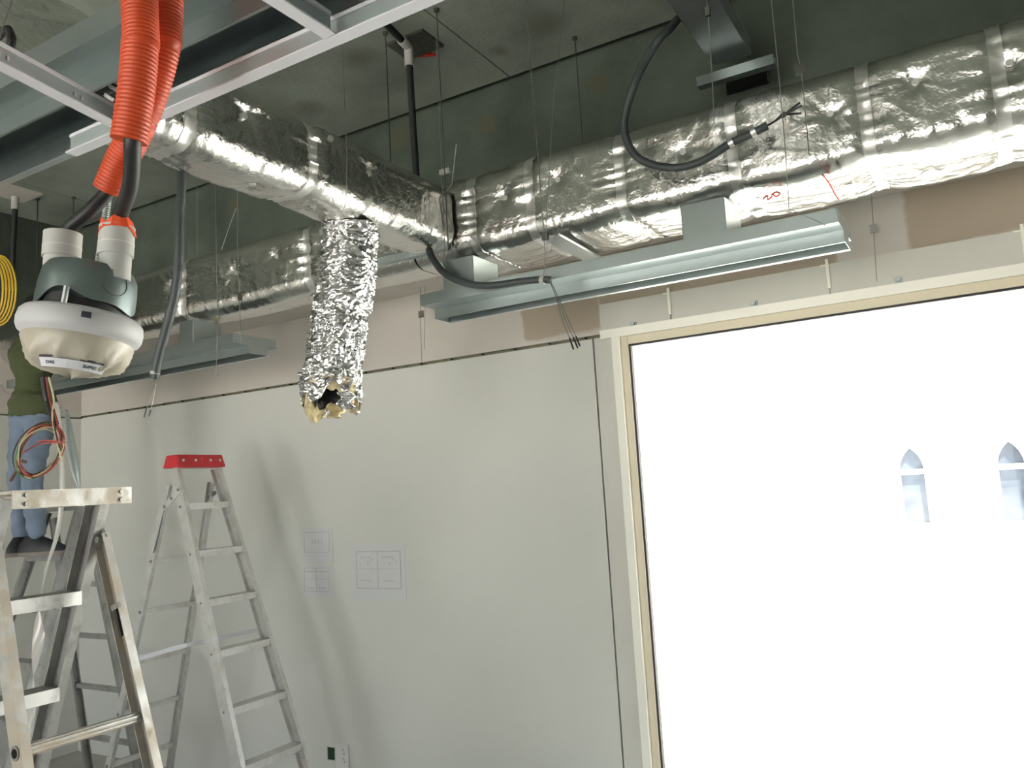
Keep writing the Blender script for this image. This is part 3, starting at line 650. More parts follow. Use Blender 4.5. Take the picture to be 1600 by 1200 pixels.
# loose wires below the fixture
wb = thing('wire_coil', 'loose coil of red, green and cream wires hanging below the round fixture', 'wire coil', (-1.372, 0.780, 1.764))
rnd = random.Random(4); cc = V((-1.373, 0.780, 1.808)); rgt = V(.53, .85, 0).normalized(); upv = V(0, 0, 1)
for i in range(9):
    a0_ = rnd.uniform(.028, .034); b0_ = rnd.uniform(.041, .048); off = V(rnd.uniform(-.003, .003), rnd.uniform(-.004, .004), rnd.uniform(-.004, .004)); tw = rnd.uniform(.42, .6)
    pts = []
    for k in range(33):
        q = 2 * PI * k / 32 * (1 if i < 7 else .8) + rnd.uniform(-.02, .02); x = a0_ * math.cos(q); y = b0_ * math.sin(q)
        pts.append(cc + off + rgt * (x * math.cos(tw) + y * math.sin(tw)) * .95 + upv * (y * math.cos(tw) - x * math.sin(tw)) + V(-.85, .53, 0) * (.006 * math.sin(q * 2 + i)))
    MB().tube(pts, .0014, 6).build('wire_loop', ('wire_cream', 'wire_red', 'wire_brown', 'wire_green', 'wire_cream', 'wire_brown', 'wire_red')[i % 7], wb, smooth=60)
for i, (a_, b_, c_, d_) in enumerate((((-1.375, 0.790, 1.933), (-1.363, 0.790, 1.893), (-1.326, 0.780, 1.856), (-1.309, 0.780, 1.808)), ((-1.367, 0.790, 1.932), (-1.351, 0.790, 1.892), (-1.337, 0.780, 1.857), (-1.310, 0.780, 1.787)), ((-1.371, 0.790, 1.932), (-1.359, 0.790, 1.887), (-1.334, 0.780, 1.852), (-1.318, 0.780, 1.808)))):
    MB().tube(catmull([a_, b_, c_, d_], 8), .0016, 6).build('wire_lead', ('wire_red', 'wire_cream', 'wire_brown')[i], wb, smooth=60)
MB().tube(catmull([(-1.396, 0.800, 1.936), (-1.390, 0.800, 1.911), (-1.382, 0.800, 1.888), (-1.347, 0.790, 1.851)], 8), [.0075] * 14 + [.006] * 11, 10).build('taped_bundle', 'black_rubber', wb, smooth=60)
MB().tube(catmull([(-1.415, 0.780, 1.792), (-1.430, 0.780, 1.793), (-1.439, 0.780, 1.781), (-1.459, 0.780, 1.763)], 6), .0028, 8).build('wire_tail', 'wire_brown', wb, smooth=60)
MB().tube(catmull([(-1.405, 0.770, 1.807), (-1.363, 0.770, 1.817), (-1.323, 0.770, 1.817), (-1.284, 0.770, 1.815)], 6), .0013, 6).build('wire_lead', 'wire_red', wb, smooth=60)
MB().tube(catmull([(-1.363, 0.770, 1.822), (-1.338, 0.770, 1.822), (-1.305, 0.770, 1.818)], 6), .0013, 6).build('wire_lead', 'wire_red', wb, smooth=60)

# ================================================================== TRUNKING, CONDUITS, PIPES, HANGERS
tk = thing('cable_trunking', 'pale galvanised cable trunking hanging from the slab at the top edge', 'cable trunking', (-.73, 2.2, 3.35))
MB().box((-.806, -1.0, 3.352), (-.652, 3.165, 3.43)).build('trunk_body', 'galvanised_bright', tk, bevel=.003)
MB().box((-.812, 1.55, 3.345), (-.646, 1.56, 3.435)).build('joint_cover', 'galvanised_dull', tk)
channel_bar('strut_bracket', 'short steel strut carrying the end of the pale cable trunking', (-.868, 3.14, 3.285), (-.562, 3.14, 3.285), .042, .040, 'galvanised')
op = thing('wall_sleeve', 'dark square opening through the beam behind the strut bracket', 'opening', (-0.717, 3.352, 3.303))
sx0, sx1, sz0, sz1 = -0.806, -0.635, 3.306, 3.390
MB().box((sx0, 3.346, sz0), (sx1, 3.3595, sz1)).build('opening_face', 'dark_hole', op)
for (a, c) in (((sx0 - .006, 3.34, sz0), (sx0, 3.3595, sz1)), ((sx1, 3.34, sz0), (sx1 + .006, 3.3595, sz1))): MB().box(a, c).build('opening_edge', 'rod_dark', op)

def ctube(name, label, pts, r, material, cat, n=12, group=None, seg=10, base=None):
    return tag(MB().tube(catmull(pts, seg), r, n).build(name, material, smooth=60), label, cat, group)
# looping conduit in front of the main duct
lc = thing('flexible_conduit', 'grey flexible conduit looping down across the main duct and taped at its end', 'conduit', (-0.896, 2.720, 2.802))
lp_ = [(-.815, 2.95, 3.50), (-0.826, 2.795, 3.381), (-0.816, 2.660, 3.277), (-0.843, 2.580, 3.196), (-0.945, 2.660, 3.148), (-1.017, 2.700, 3.052), (-1.039, 2.720, 2.972), (-1.010, 2.730, 2.883), (-0.944, 2.740, 2.830), (-0.852, 2.745, 2.799), (-0.759, 2.750, 2.807), (-0.671, 2.755, 2.842), (-0.605, 2.760, 2.857), (-0.539, 2.765, 2.875)]
p = resample(lp_, .0025); MB().tube(p, [.0150 - .0012 * (i % 2) for i in range(len(p))], 16).build('conduit', 'grey_conduit', lc, smooth=80)
MB().tube([(-0.596, 2.760, 2.860), (-0.580, 2.760, 2.864)], .0168, 16).build('tape_wrap', 'foil_tape', lc, smooth=40)
MB().tube([(-0.674, 2.755, 2.840), (-0.658, 2.755, 2.845)], .0168, 16).build('tape_wrap', 'foil_tape', lc, smooth=40)
for i, e in enumerate(((-0.426, 2.750, 2.918), (-0.421, 2.750, 2.906), (-0.426, 2.750, 2.880))):
    MB().tube(catmull([(-0.548, 2.765, 2.873), (-0.517, 2.765, 2.883), (-0.484, 2.755, 2.892), e], 6), .0038, 6).build('cable_core', ('black_rubber', 'grey_conduit', 'black_rubber')[i], lc, smooth=60)
MB().tube([(-0.493, 2.757, 2.889), (-0.475, 2.755, 2.896)], .0085, 10).build('cable_tie', 'rod_dark', lc, smooth=40)
# conduit lying on the diffuser
dc = thing('flexible_conduit', 'grey conduit sagging onto the long diffuser with bare wires out of its end', 'conduit', (-1.637, 2.710, 2.501))
p = resample([(-1.988, 2.770, 2.749), (-1.950, 2.750, 2.681), (-1.875, 2.730, 2.596), (-1.757, 2.710, 2.530), (-1.637, 2.700, 2.499), (-1.508, 2.700, 2.491), (-1.413, 2.700, 2.482), (-1.372, 2.700, 2.472)], .0025)
MB().tube(p, [.0145 - .0011 * (i % 2) for i in range(len(p))], 16).build('conduit', 'grey_conduit', dc, smooth=80)
MB().tube([(-1.416, 2.700, 2.482), (-1.399, 2.700, 2.478)], .016, 14).build('tape_wrap', 'pvc_white', dc, smooth=40)
WE = [[(-1.378, 2.700, 2.470), (-1.353, 2.700, 2.394), (-1.333, 2.700, 2.305), (-1.311, 2.700, 2.241)], [(-1.378, 2.700, 2.470), (-1.348, 2.700, 2.388), (-1.317, 2.700, 2.295), (-1.295, 2.700, 2.241)], [(-1.375, 2.700, 2.470), (-1.342, 2.700, 2.392), (-1.311, 2.700, 2.309), (-1.284, 2.700, 2.242)]]
TE = [(-1.298, 2.700, 2.196), (-1.280, 2.700, 2.198), (-1.271, 2.700, 2.204)]
for i in range(3):
    o = MB().tube(catmull(WE[i], 6), .0016, 6).build('bare_wire', 'wire_steel', dc, smooth=60)
    MB().tube([WE[i][-1], TE[i]], .0032, 6).build('wire_tip', 'black_rubber', o)
# conduit hanging from slab on the left
hc = thing('flexible_conduit', 'dark grey conduit hanging from the slab beside the round fixture with two bare wires', 'conduit', (-2.286, 1.660, 2.109))
p = resample([(-2.148, 1.66, 3.69), (-2.148, 1.660, 2.784), (-2.156, 1.660, 2.640), (-2.164, 1.660, 2.473), (-2.186, 1.660, 2.362), (-2.231, 1.660, 2.255), (-2.266, 1.660, 2.177), (-2.286, 1.660, 2.109)], .004)
MB().tube(p, .0148, 16).build('conduit', 'grey_conduit', hc, smooth=80)
MB().tube([(-2.281, 1.660, 2.137), (-2.282, 1.660, 2.127)], .0162, 16).build('tape_wrap', 'pvc_white', hc, smooth=40)
WH = [[(-2.286, 1.660, 2.109), (-2.279, 1.660, 2.091), (-2.308, 1.660, 2.047), (-2.324, 1.660, 2.022)], [(-2.286, 1.660, 2.109), (-2.279, 1.660, 2.087), (-2.292, 1.660, 2.045), (-2.302, 1.660, 2.015)]]
TH_ = [(-2.337, 1.660, 1.994), (-2.312, 1.660, 1.996)]
for i in range(2):
    o = MB().tube(catmull(WH[i], 6), .0012, 6).build('bare_wire', 'wire_steel', hc, smooth=60)
    MB().tube([WH[i][-1], TH_[i]], .0026, 6).build('wire_tip', 'black_rubber', o)
# black drop pipes with white couplings
pp = V((-2.028, 2.752, 3.690))
dp = thing('drop_pipe', 'black drop pipe with white elbow hanging from the slab behind the branch duct', 'pipe', (pp.x, pp.y, 2.9))
MB().tube([pp - V(0, 0, .11), pp + V(.004, 0, -.35), (pp.x + .012, pp.y, 3.03)], .0155, 16).build('pipe', 'pipe_black', dp, smooth=60)
MB().tube([pp - V(0, 0, .035), pp - V(0, 0, .12)], .021, 20).build('coupling', 'pvc_white', dp, smooth=40)
q_ = V((-1.984, 2.529, 3.655)); dd = (q_ - (pp - V(0, 0, .03))).normalized()
MB().tube([pp - V(0, 0, .03), pp - V(0, 0, .03) + dd * .07], .021, 20).build('elbow', 'pvc_white', dp, smooth=40)
MB().tube([pp - V(0, 0, .03) + dd * .06, pp - V(0, 0, .03) + dd * .5], .0155, 16).build('pipe', 'pipe_black', dp, smooth=60)
MB().box((pp.x - .10, pp.y - .03, ZS - .012), (pp.x + .10, pp.y + .13, ZS)).build('mounting_plate', 'rod_dark', dp)
pp2 = V((-5.051, 2.694, 3.690))
dp = thing('drop_pipe', 'black drop pipe with white coupling at the far left under the slab', 'pipe', (pp2.x, pp2.y, 3.0))
MB().tube([pp2 - V(0, 0, .09), (pp2.x - .03, pp2.y, 2.98)], .0165, 14).build('pipe', 'pipe_black', dp, smooth=60)
MB().tube([pp2 - V(0, 0, .02), pp2 - V(0, 0, .10)], .022, 16).build('coupling', 'pvc_white', dp, smooth=40)
MB().box((pp2.x - .11, pp2.y - .11, ZS - .012), (pp2.x + .11, pp2.y + .11, ZS)).build('mounting_plate', 'plaster', dp)
# red scribble on the slab beside the white elbow
rs_ = thing('marker_drawing', 'red zigzag scribble on the concrete slab beside the white pipe elbow', 'marking', (-2.022, 2.873, 3.695))
for pts in ([(-2.059, 2.830, 3.697), (-2.013, 2.837, 3.697), (-1.938, 2.880, 3.697)], [(-2.070, 2.836, 3.697), (-2.035, 2.875, 3.697), (-2.007, 2.931, 3.697)], [(-2.007, 2.931, 3.697), (-2.059, 2.899, 3.697), (-2.139, 2.853, 3.697)]):
    MB().tube(catmull(pts, 6), .0055, 6).build('pen_stroke', 'red_mark', rs_, smooth=60)

# threaded rods and hanger wires
def wire(label, pts, r=.0018, material='wire_steel', clip=None, name='hanger_wire', cat='wire', group='hanger wires', clipmat='wire_steel', cs=(.016, .010, .03)):
    pts = [V(p) for p in pts]
    lo = min(pts, key=lambda p: p.z)
    t = thing(name, label, cat, lo, group)
    MB().tube(pts, r, 6).build('wire' if cat == 'wire' else 'rod', material, t, smooth=60)
    for c in (clip or []):
        c = V(c); MB().box((c.x - cs[0] / 2, c.y - cs[1] / 2, c.z - cs[2] / 2), (c.x + cs[0] / 2, c.y + cs[1] / 2, c.z + cs[2] / 2)).build('wire_clip', clipmat, t)
    return t
def rod(label, top, zb, r=.0036):
    t = V(top); o = wire(label, [(t.x, t.y, ZS), (t.x, t.y, zb)], r, 'rod_dark', None, 'threaded_rod', 'rod', 'threaded rods from the slab')
    MB().tube([(t.x, t.y, ZS), (t.x, t.y, ZS - .012)], .012, 8).build('anchor_nut', 'rod_dark', o)
rod('threaded rod dropping behind the branch duct left of the black drop pipe', (-2.075, 2.651, 3.700), 3.03)
rod('threaded rod just right of the red scribble, reaching the duct junction', (-1.794, 2.642, 3.700), 2.66, .0026)
rod('short threaded rod above the middle of the main duct', (-1.418, 3.183, 3.700), 3.06)
rod('thin threaded rod between the looping conduit and the pale trunking', (-1.321, 3.416, 3.700), 3.06)
rod('threaded rod in the dark slab right of the pale trunking', (-0.648, 3.391, 3.700), 3.06)
rod('threaded rod near the right end of the dark slab above the duct', (-0.308, 3.607, 3.7), 3.06)
rod('threaded rod above the far left duct beside the dark pipe', (-5.050, 2.832, 3.700), 3.05)
rod('second threaded rod above the far left duct', (-4.865, 2.955, 3.700), 3.05)
rod('threaded rod behind the left end of the branch duct', (-3.940, 3.598, 3.700), 3.05)
wire('thin hanger wire ending in a hook in front of the branch duct', [(-1.713, 1.95, 3.7), (-1.704, 1.950, 2.810), (-1.713, 1.950, 2.652), (-1.728, 1.950, 2.621), (-1.756, 1.950, 2.558), (-1.753, 1.950, 2.502), (-1.734, 1.950, 2.486), (-1.690, 1.950, 2.498), (-1.649, 1.950, 2.515)], .0013)
wire('pair of rods strapped together at the duct junction', [(-1.868, 2.74, 3.7), (-1.879, 2.740, 2.593)], .0024, clip=[(-1.853, 2.730, 3.034)], clipmat='pvc_white', cs=(.05, .012, .022))
wire('bent pale wire end sticking up at the duct junction', [(-1.768, 2.700, 3.122), (-1.787, 2.700, 3.024), (-1.827, 2.740, 2.975), (-1.909, 2.825, 2.994)], .0018, 'pvc_white')
wire('left strand of the crossed hanger wires holding the long diffuser', [(-1.417, 2.72, 3.7), (-1.405, 2.720, 3.148), (-1.400, 2.720, 2.658), (-1.400, 2.720, 2.572), (-1.419, 2.720, 2.474)], .0022, clip=[(-1.392, 2.715, 2.650)], clipmat='rod_dark', cs=(.026, .012, .024))
wire('right strand of the crossed hanger wires holding the long diffuser', [(-1.214, 2.71, 3.7), (-1.320, 2.710, 3.146), (-1.385, 2.710, 2.673), (-1.385, 2.710, 2.559), (-1.336, 2.710, 2.667)], .0015)
wire('hanger wire with twisted knot in front of the pale trunking', [(-0.679, 2.66, 3.352), (-0.679, 2.660, 3.286), (-0.685, 2.660, 3.053), (-0.693, 2.660, 2.890), (-0.707, 2.660, 2.875), (-0.761, 2.660, 2.884)], .0016, clip=[(-0.678, 2.655, 3.287)], clipmat='rod_dark', cs=(.016, .012, .032))
wire('long straight hanger wire crossing the looping conduit end to the diffuser', [(-0.454, 2.60, 3.7), (-0.458, 2.600, 2.955), (-0.461, 2.600, 2.741), (-0.469, 2.600, 2.519), (-0.379, 2.680, 2.466)], .0015)
wire('pale hanger wire with a black clip in front of the main duct', [(-0.393, 2.66, 3.7), (-0.404, 2.660, 3.041), (-0.398, 2.660, 2.983), (-0.399, 2.660, 2.853), (-0.402, 2.660, 2.703), (-0.397, 2.650, 2.692)], .0015, clip=[(-0.400, 2.660, 2.988)], clipmat='rod_dark', cs=(.034, .012, .032))
wire('hanger wire with a square clip against the wall above the window', [(-0.319, 3.600, 2.831), (-0.327, 3.600, 2.667), (-0.337, 3.600, 2.452)], .0016, clip=[(-0.326, 3.600, 2.675)], cs=(.028, .010, .034))
wire('paired wires with a flat clip on the plaster left of the long diffuser', [(-2.608, 3.550, 2.824), (-2.618, 3.550, 2.640), (-2.622, 3.550, 2.406)], .0018, clip=[(-2.608, 3.545, 2.670)], cs=(.03, .010, .036), clipmat='joint_metal')
wire('shorter wire of the pair on the plaster left of the long diffuser', [(-2.577, 3.550, 2.819), (-2.586, 3.550, 2.670), (-2.600, 3.550, 2.477)], .0015)
wire('hanger wire left of the torn flexible duct with an L shaped foot', [(-2.934, 2.45, 3.7), (-2.932, 2.450, 2.820), (-2.929, 2.450, 2.523), (-2.946, 2.450, 2.270), (-2.921, 2.450, 2.279)], .0017, clip=[(-2.934, 2.450, 2.524)], cs=(.018, .010, .03), clipmat='joint_metal')
wire('hanger wire holding the right end of the far left diffuser', [(-3.062, 2.70, 3.7), (-3.078, 2.700, 2.969), (-3.071, 2.700, 2.678), (-3.063, 2.700, 2.462), (-3.107, 2.700, 2.487)], .0017, clip=[(-3.061, 2.695, 2.698)], clipmat='rod_dark', cs=(.02, .012, .04))
wire('hanger wire to the far left diffuser just right of the grey conduit', [(-3.462, 2.70, 3.7), (-3.458, 2.700, 3.047), (-3.462, 2.700, 2.644)], .0015)
wire('short thin wire left of the torn flexible duct above the foil', [(-3.246, 2.6, 3.7), (-3.246, 2.600, 3.241), (-3.250, 2.600, 2.922)], .0013)
wire('slanting pale wire stub leaning over the far left duct', [(-3.107, 2.720, 3.157), (-3.194, 2.750, 3.088), (-3.300, 2.790, 3.001)], .0018, 'pvc_white')
wire('thin wire drooping on the far left plaster wall', [(-5.900, 3.069, 2.625), (-5.900, 3.104, 2.573), (-5.900, 3.157, 2.550), (-5.900, 3.237, 2.537)], .0014)
tag(MB().tube([(-1.332, 0.700, 2.561), (-1.363, 0.700, 2.520), (-1.369, 0.700, 2.505)], .0012, 6).build('hanger_wire', 'rod_dark', smooth=60), 'thin dark wire at the very top left corner', 'wire', 'hanger wires')
bc = thing('cable_clamp', 'black cable clamp hanging at the top left edge of the view', 'cable clamp', (-1.396, 0.720, 2.482))
MB().tube(catmull([(-1.380, 0.720, 2.534), (-1.371, 0.720, 2.515), (-1.376, 0.720, 2.496), (-1.390, 0.720, 2.484), (-1.423, 0.720, 2.487)], 6), .007, 10).build('body', 'black_rubber', bc, smooth=60)
MB().tube(catmull([(-1.380, 0.720, 2.534), (-1.400, 0.720, 2.537), (-1.424, 0.720, 2.531)], 6), .008, 10).build('body', 'black_rubber', bc, smooth=60)
MB().bar((-1.380, 0.720, 2.476), (-1.368, 0.720, 2.483), .004, .004).build('screw_head', 'galvanised_bright', bc)
yc = thing('cable_coil', 'yellow cable coil hanging at the left edge behind the round fixture', 'cable coil', (-2.499, 1.300, 2.274))
for i in range(5):
    c = V((-2.546, 1.300, 2.386)) + V(0, i * .004, 0)
    MB().tube([c + rgt * (.012 + .008 * i * .6 + .012) * math.cos(q) + upv * (.085 + .006 * i) * math.sin(q) for q in np.linspace(0, 2 * PI, 25)], .003, 6).build('cable_loop', 'yellow_cable', yc, smooth=60)
# small fixings on the wall above the window and on the plaster
def clipper(label, p):
    p = V(p); t = thing('fixing_clip', label, 'bracket', (p.x, p.y, p.z - .012), 'metal fixing clips')
    MB().tube([(p.x, p.y, p.z), (p.x, p.y - .022, p.z)], .010, 10).build('bolt', 'galvanised_dull', t, smooth=40)
    MB().box((p.x - .016, p.y - .006, p.z - .014), (p.x + .016, p.y, p.z + .010)).build('plate', 'galvanised', t)
clipper('small metal clip above the top left corner of the window', (-1.435, 3.672, 2.452))
clipper('small metal clip in the middle of the header above the window', (-0.855, 3.672, 2.460))
clipper('small metal clip on the header under the square wire clip', (-0.262, 3.672, 2.461))

# ================================================================== PAPERS AND SOCKETS ON THE WALL
def sheet(label, x0, x1, z0, z1, lines, group='plan sheets taped to the wall'):
    t = thing('plan_sheet', label, 'paper', ((x0 + x1) / 2, YF - .002, z0), group)
    MB().box((x0, YF - .0022, z0), (x1, YF - .001, z1)).build('sheet', 'paper', t)
    for (u0, u1, v0, v1, m_) in lines:
        MB().box((x0 + (x1 - x0) * u0, YF - .0032, z0 + (z1 - z0) * v0), (x0 + (x1 - x0) * u1, YF - .0021, z0 + (z1 - z0) * v1)).build('printed_line', m_, t)
def frame_lines(u0, u1, v0, v1, k=.012): return [(u0, u1, v1 - k * 1.6, v1, 'print_grey'), (u0, u1, v0, v0 + k * 1.6, 'print_grey'), (u0, u0 + k, v0, v1, 'print_grey'), (u1 - k, u1, v0, v1, 'print_grey')]
rr_ = random.Random(2)
A1 = frame_lines(.10, .90, .30, .90) + [(.35 + i * .1, .37 + i * .1, .55, .68, 'print_grey') for i in range(4)] + [(.2, .25, .78, .80, 'print_grey'), (.2, .25, .38, .40, 'print_grey')]
sheet('small white plan sheet with a single drawn frame, upper of the left two', -3.689, -3.435, 1.323, 1.527, A1)
A2 = frame_lines(.10, .90, .18, .94) + [(.15, .45, .80, .83, 'print_red'), (.52, .85, .80, .83, 'print_red'), (.12, .88, .56, .575, 'print_grey'), (.48, .495, .2, .92, 'print_grey'), (.2, .42, .27, .31, 'print_grey'), (.55, .8, .27, .31, 'print_grey')]
sheet('small white plan sheet with a quartered drawing, lower of the left two', -3.696, -3.443, 1.124, 1.308, A2)
A3 = frame_lines(.08, .92, .20, .88) + [(.16, .36, .76, .775, 'print_grey'), (.58, .78, .76, .775, 'print_red'), (.16, .38, .34, .355, 'print_grey'), (.58, .78, .34, .355, 'print_grey'), (.49, .495, .22, .86, 'print_red')] + [(.12 + i * .055, .135 + i * .055, .55, .575, 'print_grey') for i in range(14)] + [(rr_.uniform(.15, .4),) * 2 for i in range(0)]
A3 += [(u, u + .012, v, v + .03, 'print_grey') for u, v in [(rr_.uniform(.14, .4), rr_.uniform(.62, .72)) for i in range(6)] + [(rr_.uniform(.6, .85), rr_.uniform(.6, .72)) for i in range(4)]]
sheet('larger white plan sheet with a drawing of dots, right of the two small ones', -3.288, -2.899, 1.114, 1.428, A3)
sk = thing('wall_socket', 'white double socket plate low on the wall beside the dark back box', 'socket', (-3.402, YF, 0.173))
pl_ = MB().box((-3.449, YF - .010, 0.142), (-3.356, YF, 0.303)).build('plate', 'socket_white', sk, bevel=.002)
for px in ((-3.397, 3.678, 0.275), (-3.388, 3.678, 0.255), (-3.394, 3.678, 0.226), (-3.386, 3.678, 0.210)):
    MB().tube([px, (px[0], px[1] + .003, px[2])], .007, 10).build('socket_hole', 'print_grey', pl_)
bx_ = thing('back_box', 'dark green empty back box in the wall left of the white socket plate', 'socket', (-3.494, YF, 0.205))
MB().box((-3.523, YF - .003, 0.208), (-3.468, YF - .0005, 0.276)).build('box_inside', 'socket_green', bx_)
MB().box((-3.525, YF - .006, 0.205), (-3.518, YF - .0005, 0.279)).build('box_rim', 'plaster', bx_)

# ================================================================== LADDERS
class LMB(MB):
    def __init__(s, base, U, W): super().__init__(); s.base, s.U, s.W = V(base), V(U), V(W)
    def P(s, u, v, z): return s.base + s.U * u + s.W * v + V(0, 0, z)
def rail(L, p0, p1, wd, dp, inward, t=.003):
    """C channel: web outside, lips turned towards the other rail"""
    d, a, b = basis(p1 - p0, L.W); sg = 1 if inward else -1
    poly = [(-wd / 2, -dp / 2 * sg), (wd / 2, -dp / 2 * sg), (wd / 2, dp / 2 * sg), (wd / 2 - t, dp / 2 * sg), (wd / 2 - t, (-dp / 2 + t) * sg), (-wd / 2 + t, (-dp / 2 + t) * sg), (-wd / 2 + t, dp / 2 * sg), (-wd / 2, dp / 2 * sg)]
    L.prof(p0, p1, poly, up=L.W); return L
def ladder(label, base, U, W, zt, ft, fb, rt_, rb_, vt, vb, steps, rungs, cap, mats, rw=(.055, .024), rr=(.042, .022), rear_top=None, round_r=0, flat_h=.034, sd=.075, vr=None, capdim=None, group='aluminium stepladders'):
    t = thing('stepladder', label, 'ladder', base, group); N = lambda: LMB(base, U, W)
    alu, dirty = mats
    L = N(); fz = lambda z: ft + (fb - ft) * (1 - z / zt); rz_t = rear_top or zt - .03
    vz = lambda z, vv0=vt, vv1=vb: (vv0[0] + (vv1[0] - vv0[0]) * (1 - z / zt), vv0[1] + (vv1[1] - vv0[1]) * (1 - z / zt))
    vrr = vr or (vt, vb)
    rzf = lambda z: rt_ + (rb_ - rt_) * (1 - z / rz_t); rv = lambda z: vz(z, *vrr)
    for k in (0, 1):
        L = N(); rail(L, L.P(fb, vb[k], 0), L.P(ft, vt[k], zt), rw[0], rw[1], k == 0).build('front_rail', alu, t)
        L = N(); rail(L, L.P(rb_, rv(0)[k], 0), L.P(rt_, rv(rz_t)[k], rz_t), rr[0], rr[1], k == 0).build('rear_rail', dirty, t)
        L = N(); L.bar(L.P(fb, vb[k], 0) + V(0, 0, .0), L.P(fb, vb[k], .04), rw[0] * 1.15, rw[1] * 1.4, up=L.W).build('foot', 'black_rubber', t)
        L = N(); L.bar(L.P(rb_, rv(0)[k], 0), L.P(rb_, rv(0)[k], .04), rr[0] * 1.15, rr[1] * 1.4, up=L.W).build('foot', 'black_rubber', t)
    for z in steps:
        v0, v1 = vz(z); L = N(); o = rw[1] * .4
        L.prof(L.P(fz(z), v0 + o, z), L.P(fz(z), v1 - o, z), [(-sd / 2, -flat_h), (-sd / 2 + .003, -flat_h), (-sd / 2 + .003, -.003), (sd / 2 - .003, -.003), (sd / 2 - .003, -flat_h), (sd / 2, -flat_h), (sd / 2, 0), (-sd / 2, 0)]).build('step', alu, t)
        for k, v_ in ((0, v0), (1, v1)):
            L = N(); s_ = -1 if k == 0 else 1
            L.tube([L.P(fz(z), v_ + s_ * rw[1] * .5, z - .016), L.P(fz(z), v_ + s_ * (rw[1] * .5 + .004), z - .016)], .006, 8).build('rivet', 'steel_bolt', t)
    for z in rungs:
        v0, v1 = rv(z); L = N()
        if round_r:
            p0, p1 = L.P(rzf(z), v0 - rr[1] * .55, z), L.P(rzf(z), v1 + rr[1] * .3, z)
            nn = 24; d, a, b = basis(p1 - p0); poly = [((round_r - (.0016 if i % 2 else 0)) * math.cos(2 * PI * i / nn), (round_r - (.0016 if i % 2 else 0)) * math.sin(2 * PI * i / nn)) for i in range(nn)]
            L.prof(p0, p1, poly).build('rung', dirty, t)
            L = N(); L.tube([p0 - d * .003, p0 + d * .001], round_r * .72, 16).build('rung_hole', 'dark_hole', t)
            L = N(); L.tube([p0 - d * .002, p0 + d * .004], round_r * 1.12, 20).build('rung_collar', 'steel_bolt', t)
        else:
            L.bar(L.P(rzf(z), v0, z), L.P(rzf(z), v1, z), .028, .026).build('rung', dirty, t)
            L = N(); L.tube([L.P(rzf(z), v0 - rr[1] * .5 - .004, z), L.P(rzf(z), v0 - rr[1] * .4, z)], .0085, 10).build('rivet', 'steel_bolt', t)
    return t, N, fz, rzf, rv, vz
# red topped ladder (steps towards +X, rungs along Y)
zsA = [1.720, 1.471, 1.224, 0.976, 0.708, .45, .20]
tA, NA, fzA, rzA, rvA, vzA = ladder('aluminium stepladder with a red plastic top standing near the plan sheets', (-3.84, 3.05, 0), (1, 0, 0), (0, 1, 0), 1.915, .0, .70, -.045, -.57, (-.135, .135), (-.215, .215), zsA, [1.42, 1.15, .88, .61, .34], None, ('aluminium', 'aluminium'), rw=(.068, .026), rear_top=1.83)
L = NA()
capo = [(-.115, 0), (.072, 0), (.082, -.075), (.052, -.078), (.02, -.072), (-.06, -.078), (-.125, -.075)]
b = MB(); yA0, yA1 = 2.90, 3.20
top = [(-3.80 - .095, yA0, 1.985), (-3.80 + .0, yA0, 1.985), (-3.80 + .0, yA1, 1.985), (-3.80 - .095, yA1, 1.985)]
bot = [(-3.80 - .108, yA0 - .012, 1.915), (-3.80 + .016, yA0 - .012, 1.915), (-3.80 + .016, yA1 + .012, 1.915), (-3.80 - .108, yA1 + .012, 1.915)]
b.add(top + bot, [(0, 1, 2, 3), (7, 6, 5, 4)] + [((i + 1) % 4, i, 4 + i, 4 + (i + 1) % 4) for i in range(4)]).build('top_cap', 'red_plastic', tA, bevel=.006)
for y in (yA0 + .03, yA0 + .11, yA1 - .09, yA1 - .025):
    MB().tube([(-3.797, y, 1.955), (-3.787, y, 1.953)], .007, 8).build('cap_rivet', 'aluminium', tA)
MB().bar((-3.77, 2.895, 1.80), (-3.895, 2.885, 1.70), .034, .004, up=(0, 1, 0)).build('spreader_plate', 'aluminium', tA)
for k in (0, .5, 1):
    p0 = V(-3.78, 2.892, 1.795).lerp(V(-3.885, 2.884, 1.71), k); MB().tube([p0 - V(0, .004, 0), p0 - V(0, .008, 0)], .008, 8).build('spreader_bolt', 'steel_bolt', tA)
MB().bar((-3.905, 2.885, 1.72), (-3.985, 2.870, 1.47), .040, .004, up=(0, 1, 0)).build('hinge_plate', 'aluminium', tA)
MB().bar((-3.86, 3.20, 1.775), (-3.93, 3.20, 1.74), .020, .006, up=(0, 1, 0)).build('hinge_pin', 'steel_bolt', tA)
MB().bar((-3.905, 3.20, 1.745), (-3.975, 3.205, 1.50), .040, .004, up=(0, 1, 0)).build('hinge_plate', 'aluminium', tA)
tag(MB().bar((-3.992, 2.800, 0.927), (-3.605, 2.800, 1.013), .022, .002, up=(0, 1, 0)).bar((-3.605, 2.800, 1.013), (-3.542, 3.200, 1.021), .020, .002, up=(0, 1, 0)).build('tape_strip', 'label_white'), 'pale strip of tape tied across the legs of the red topped ladder', 'tape')
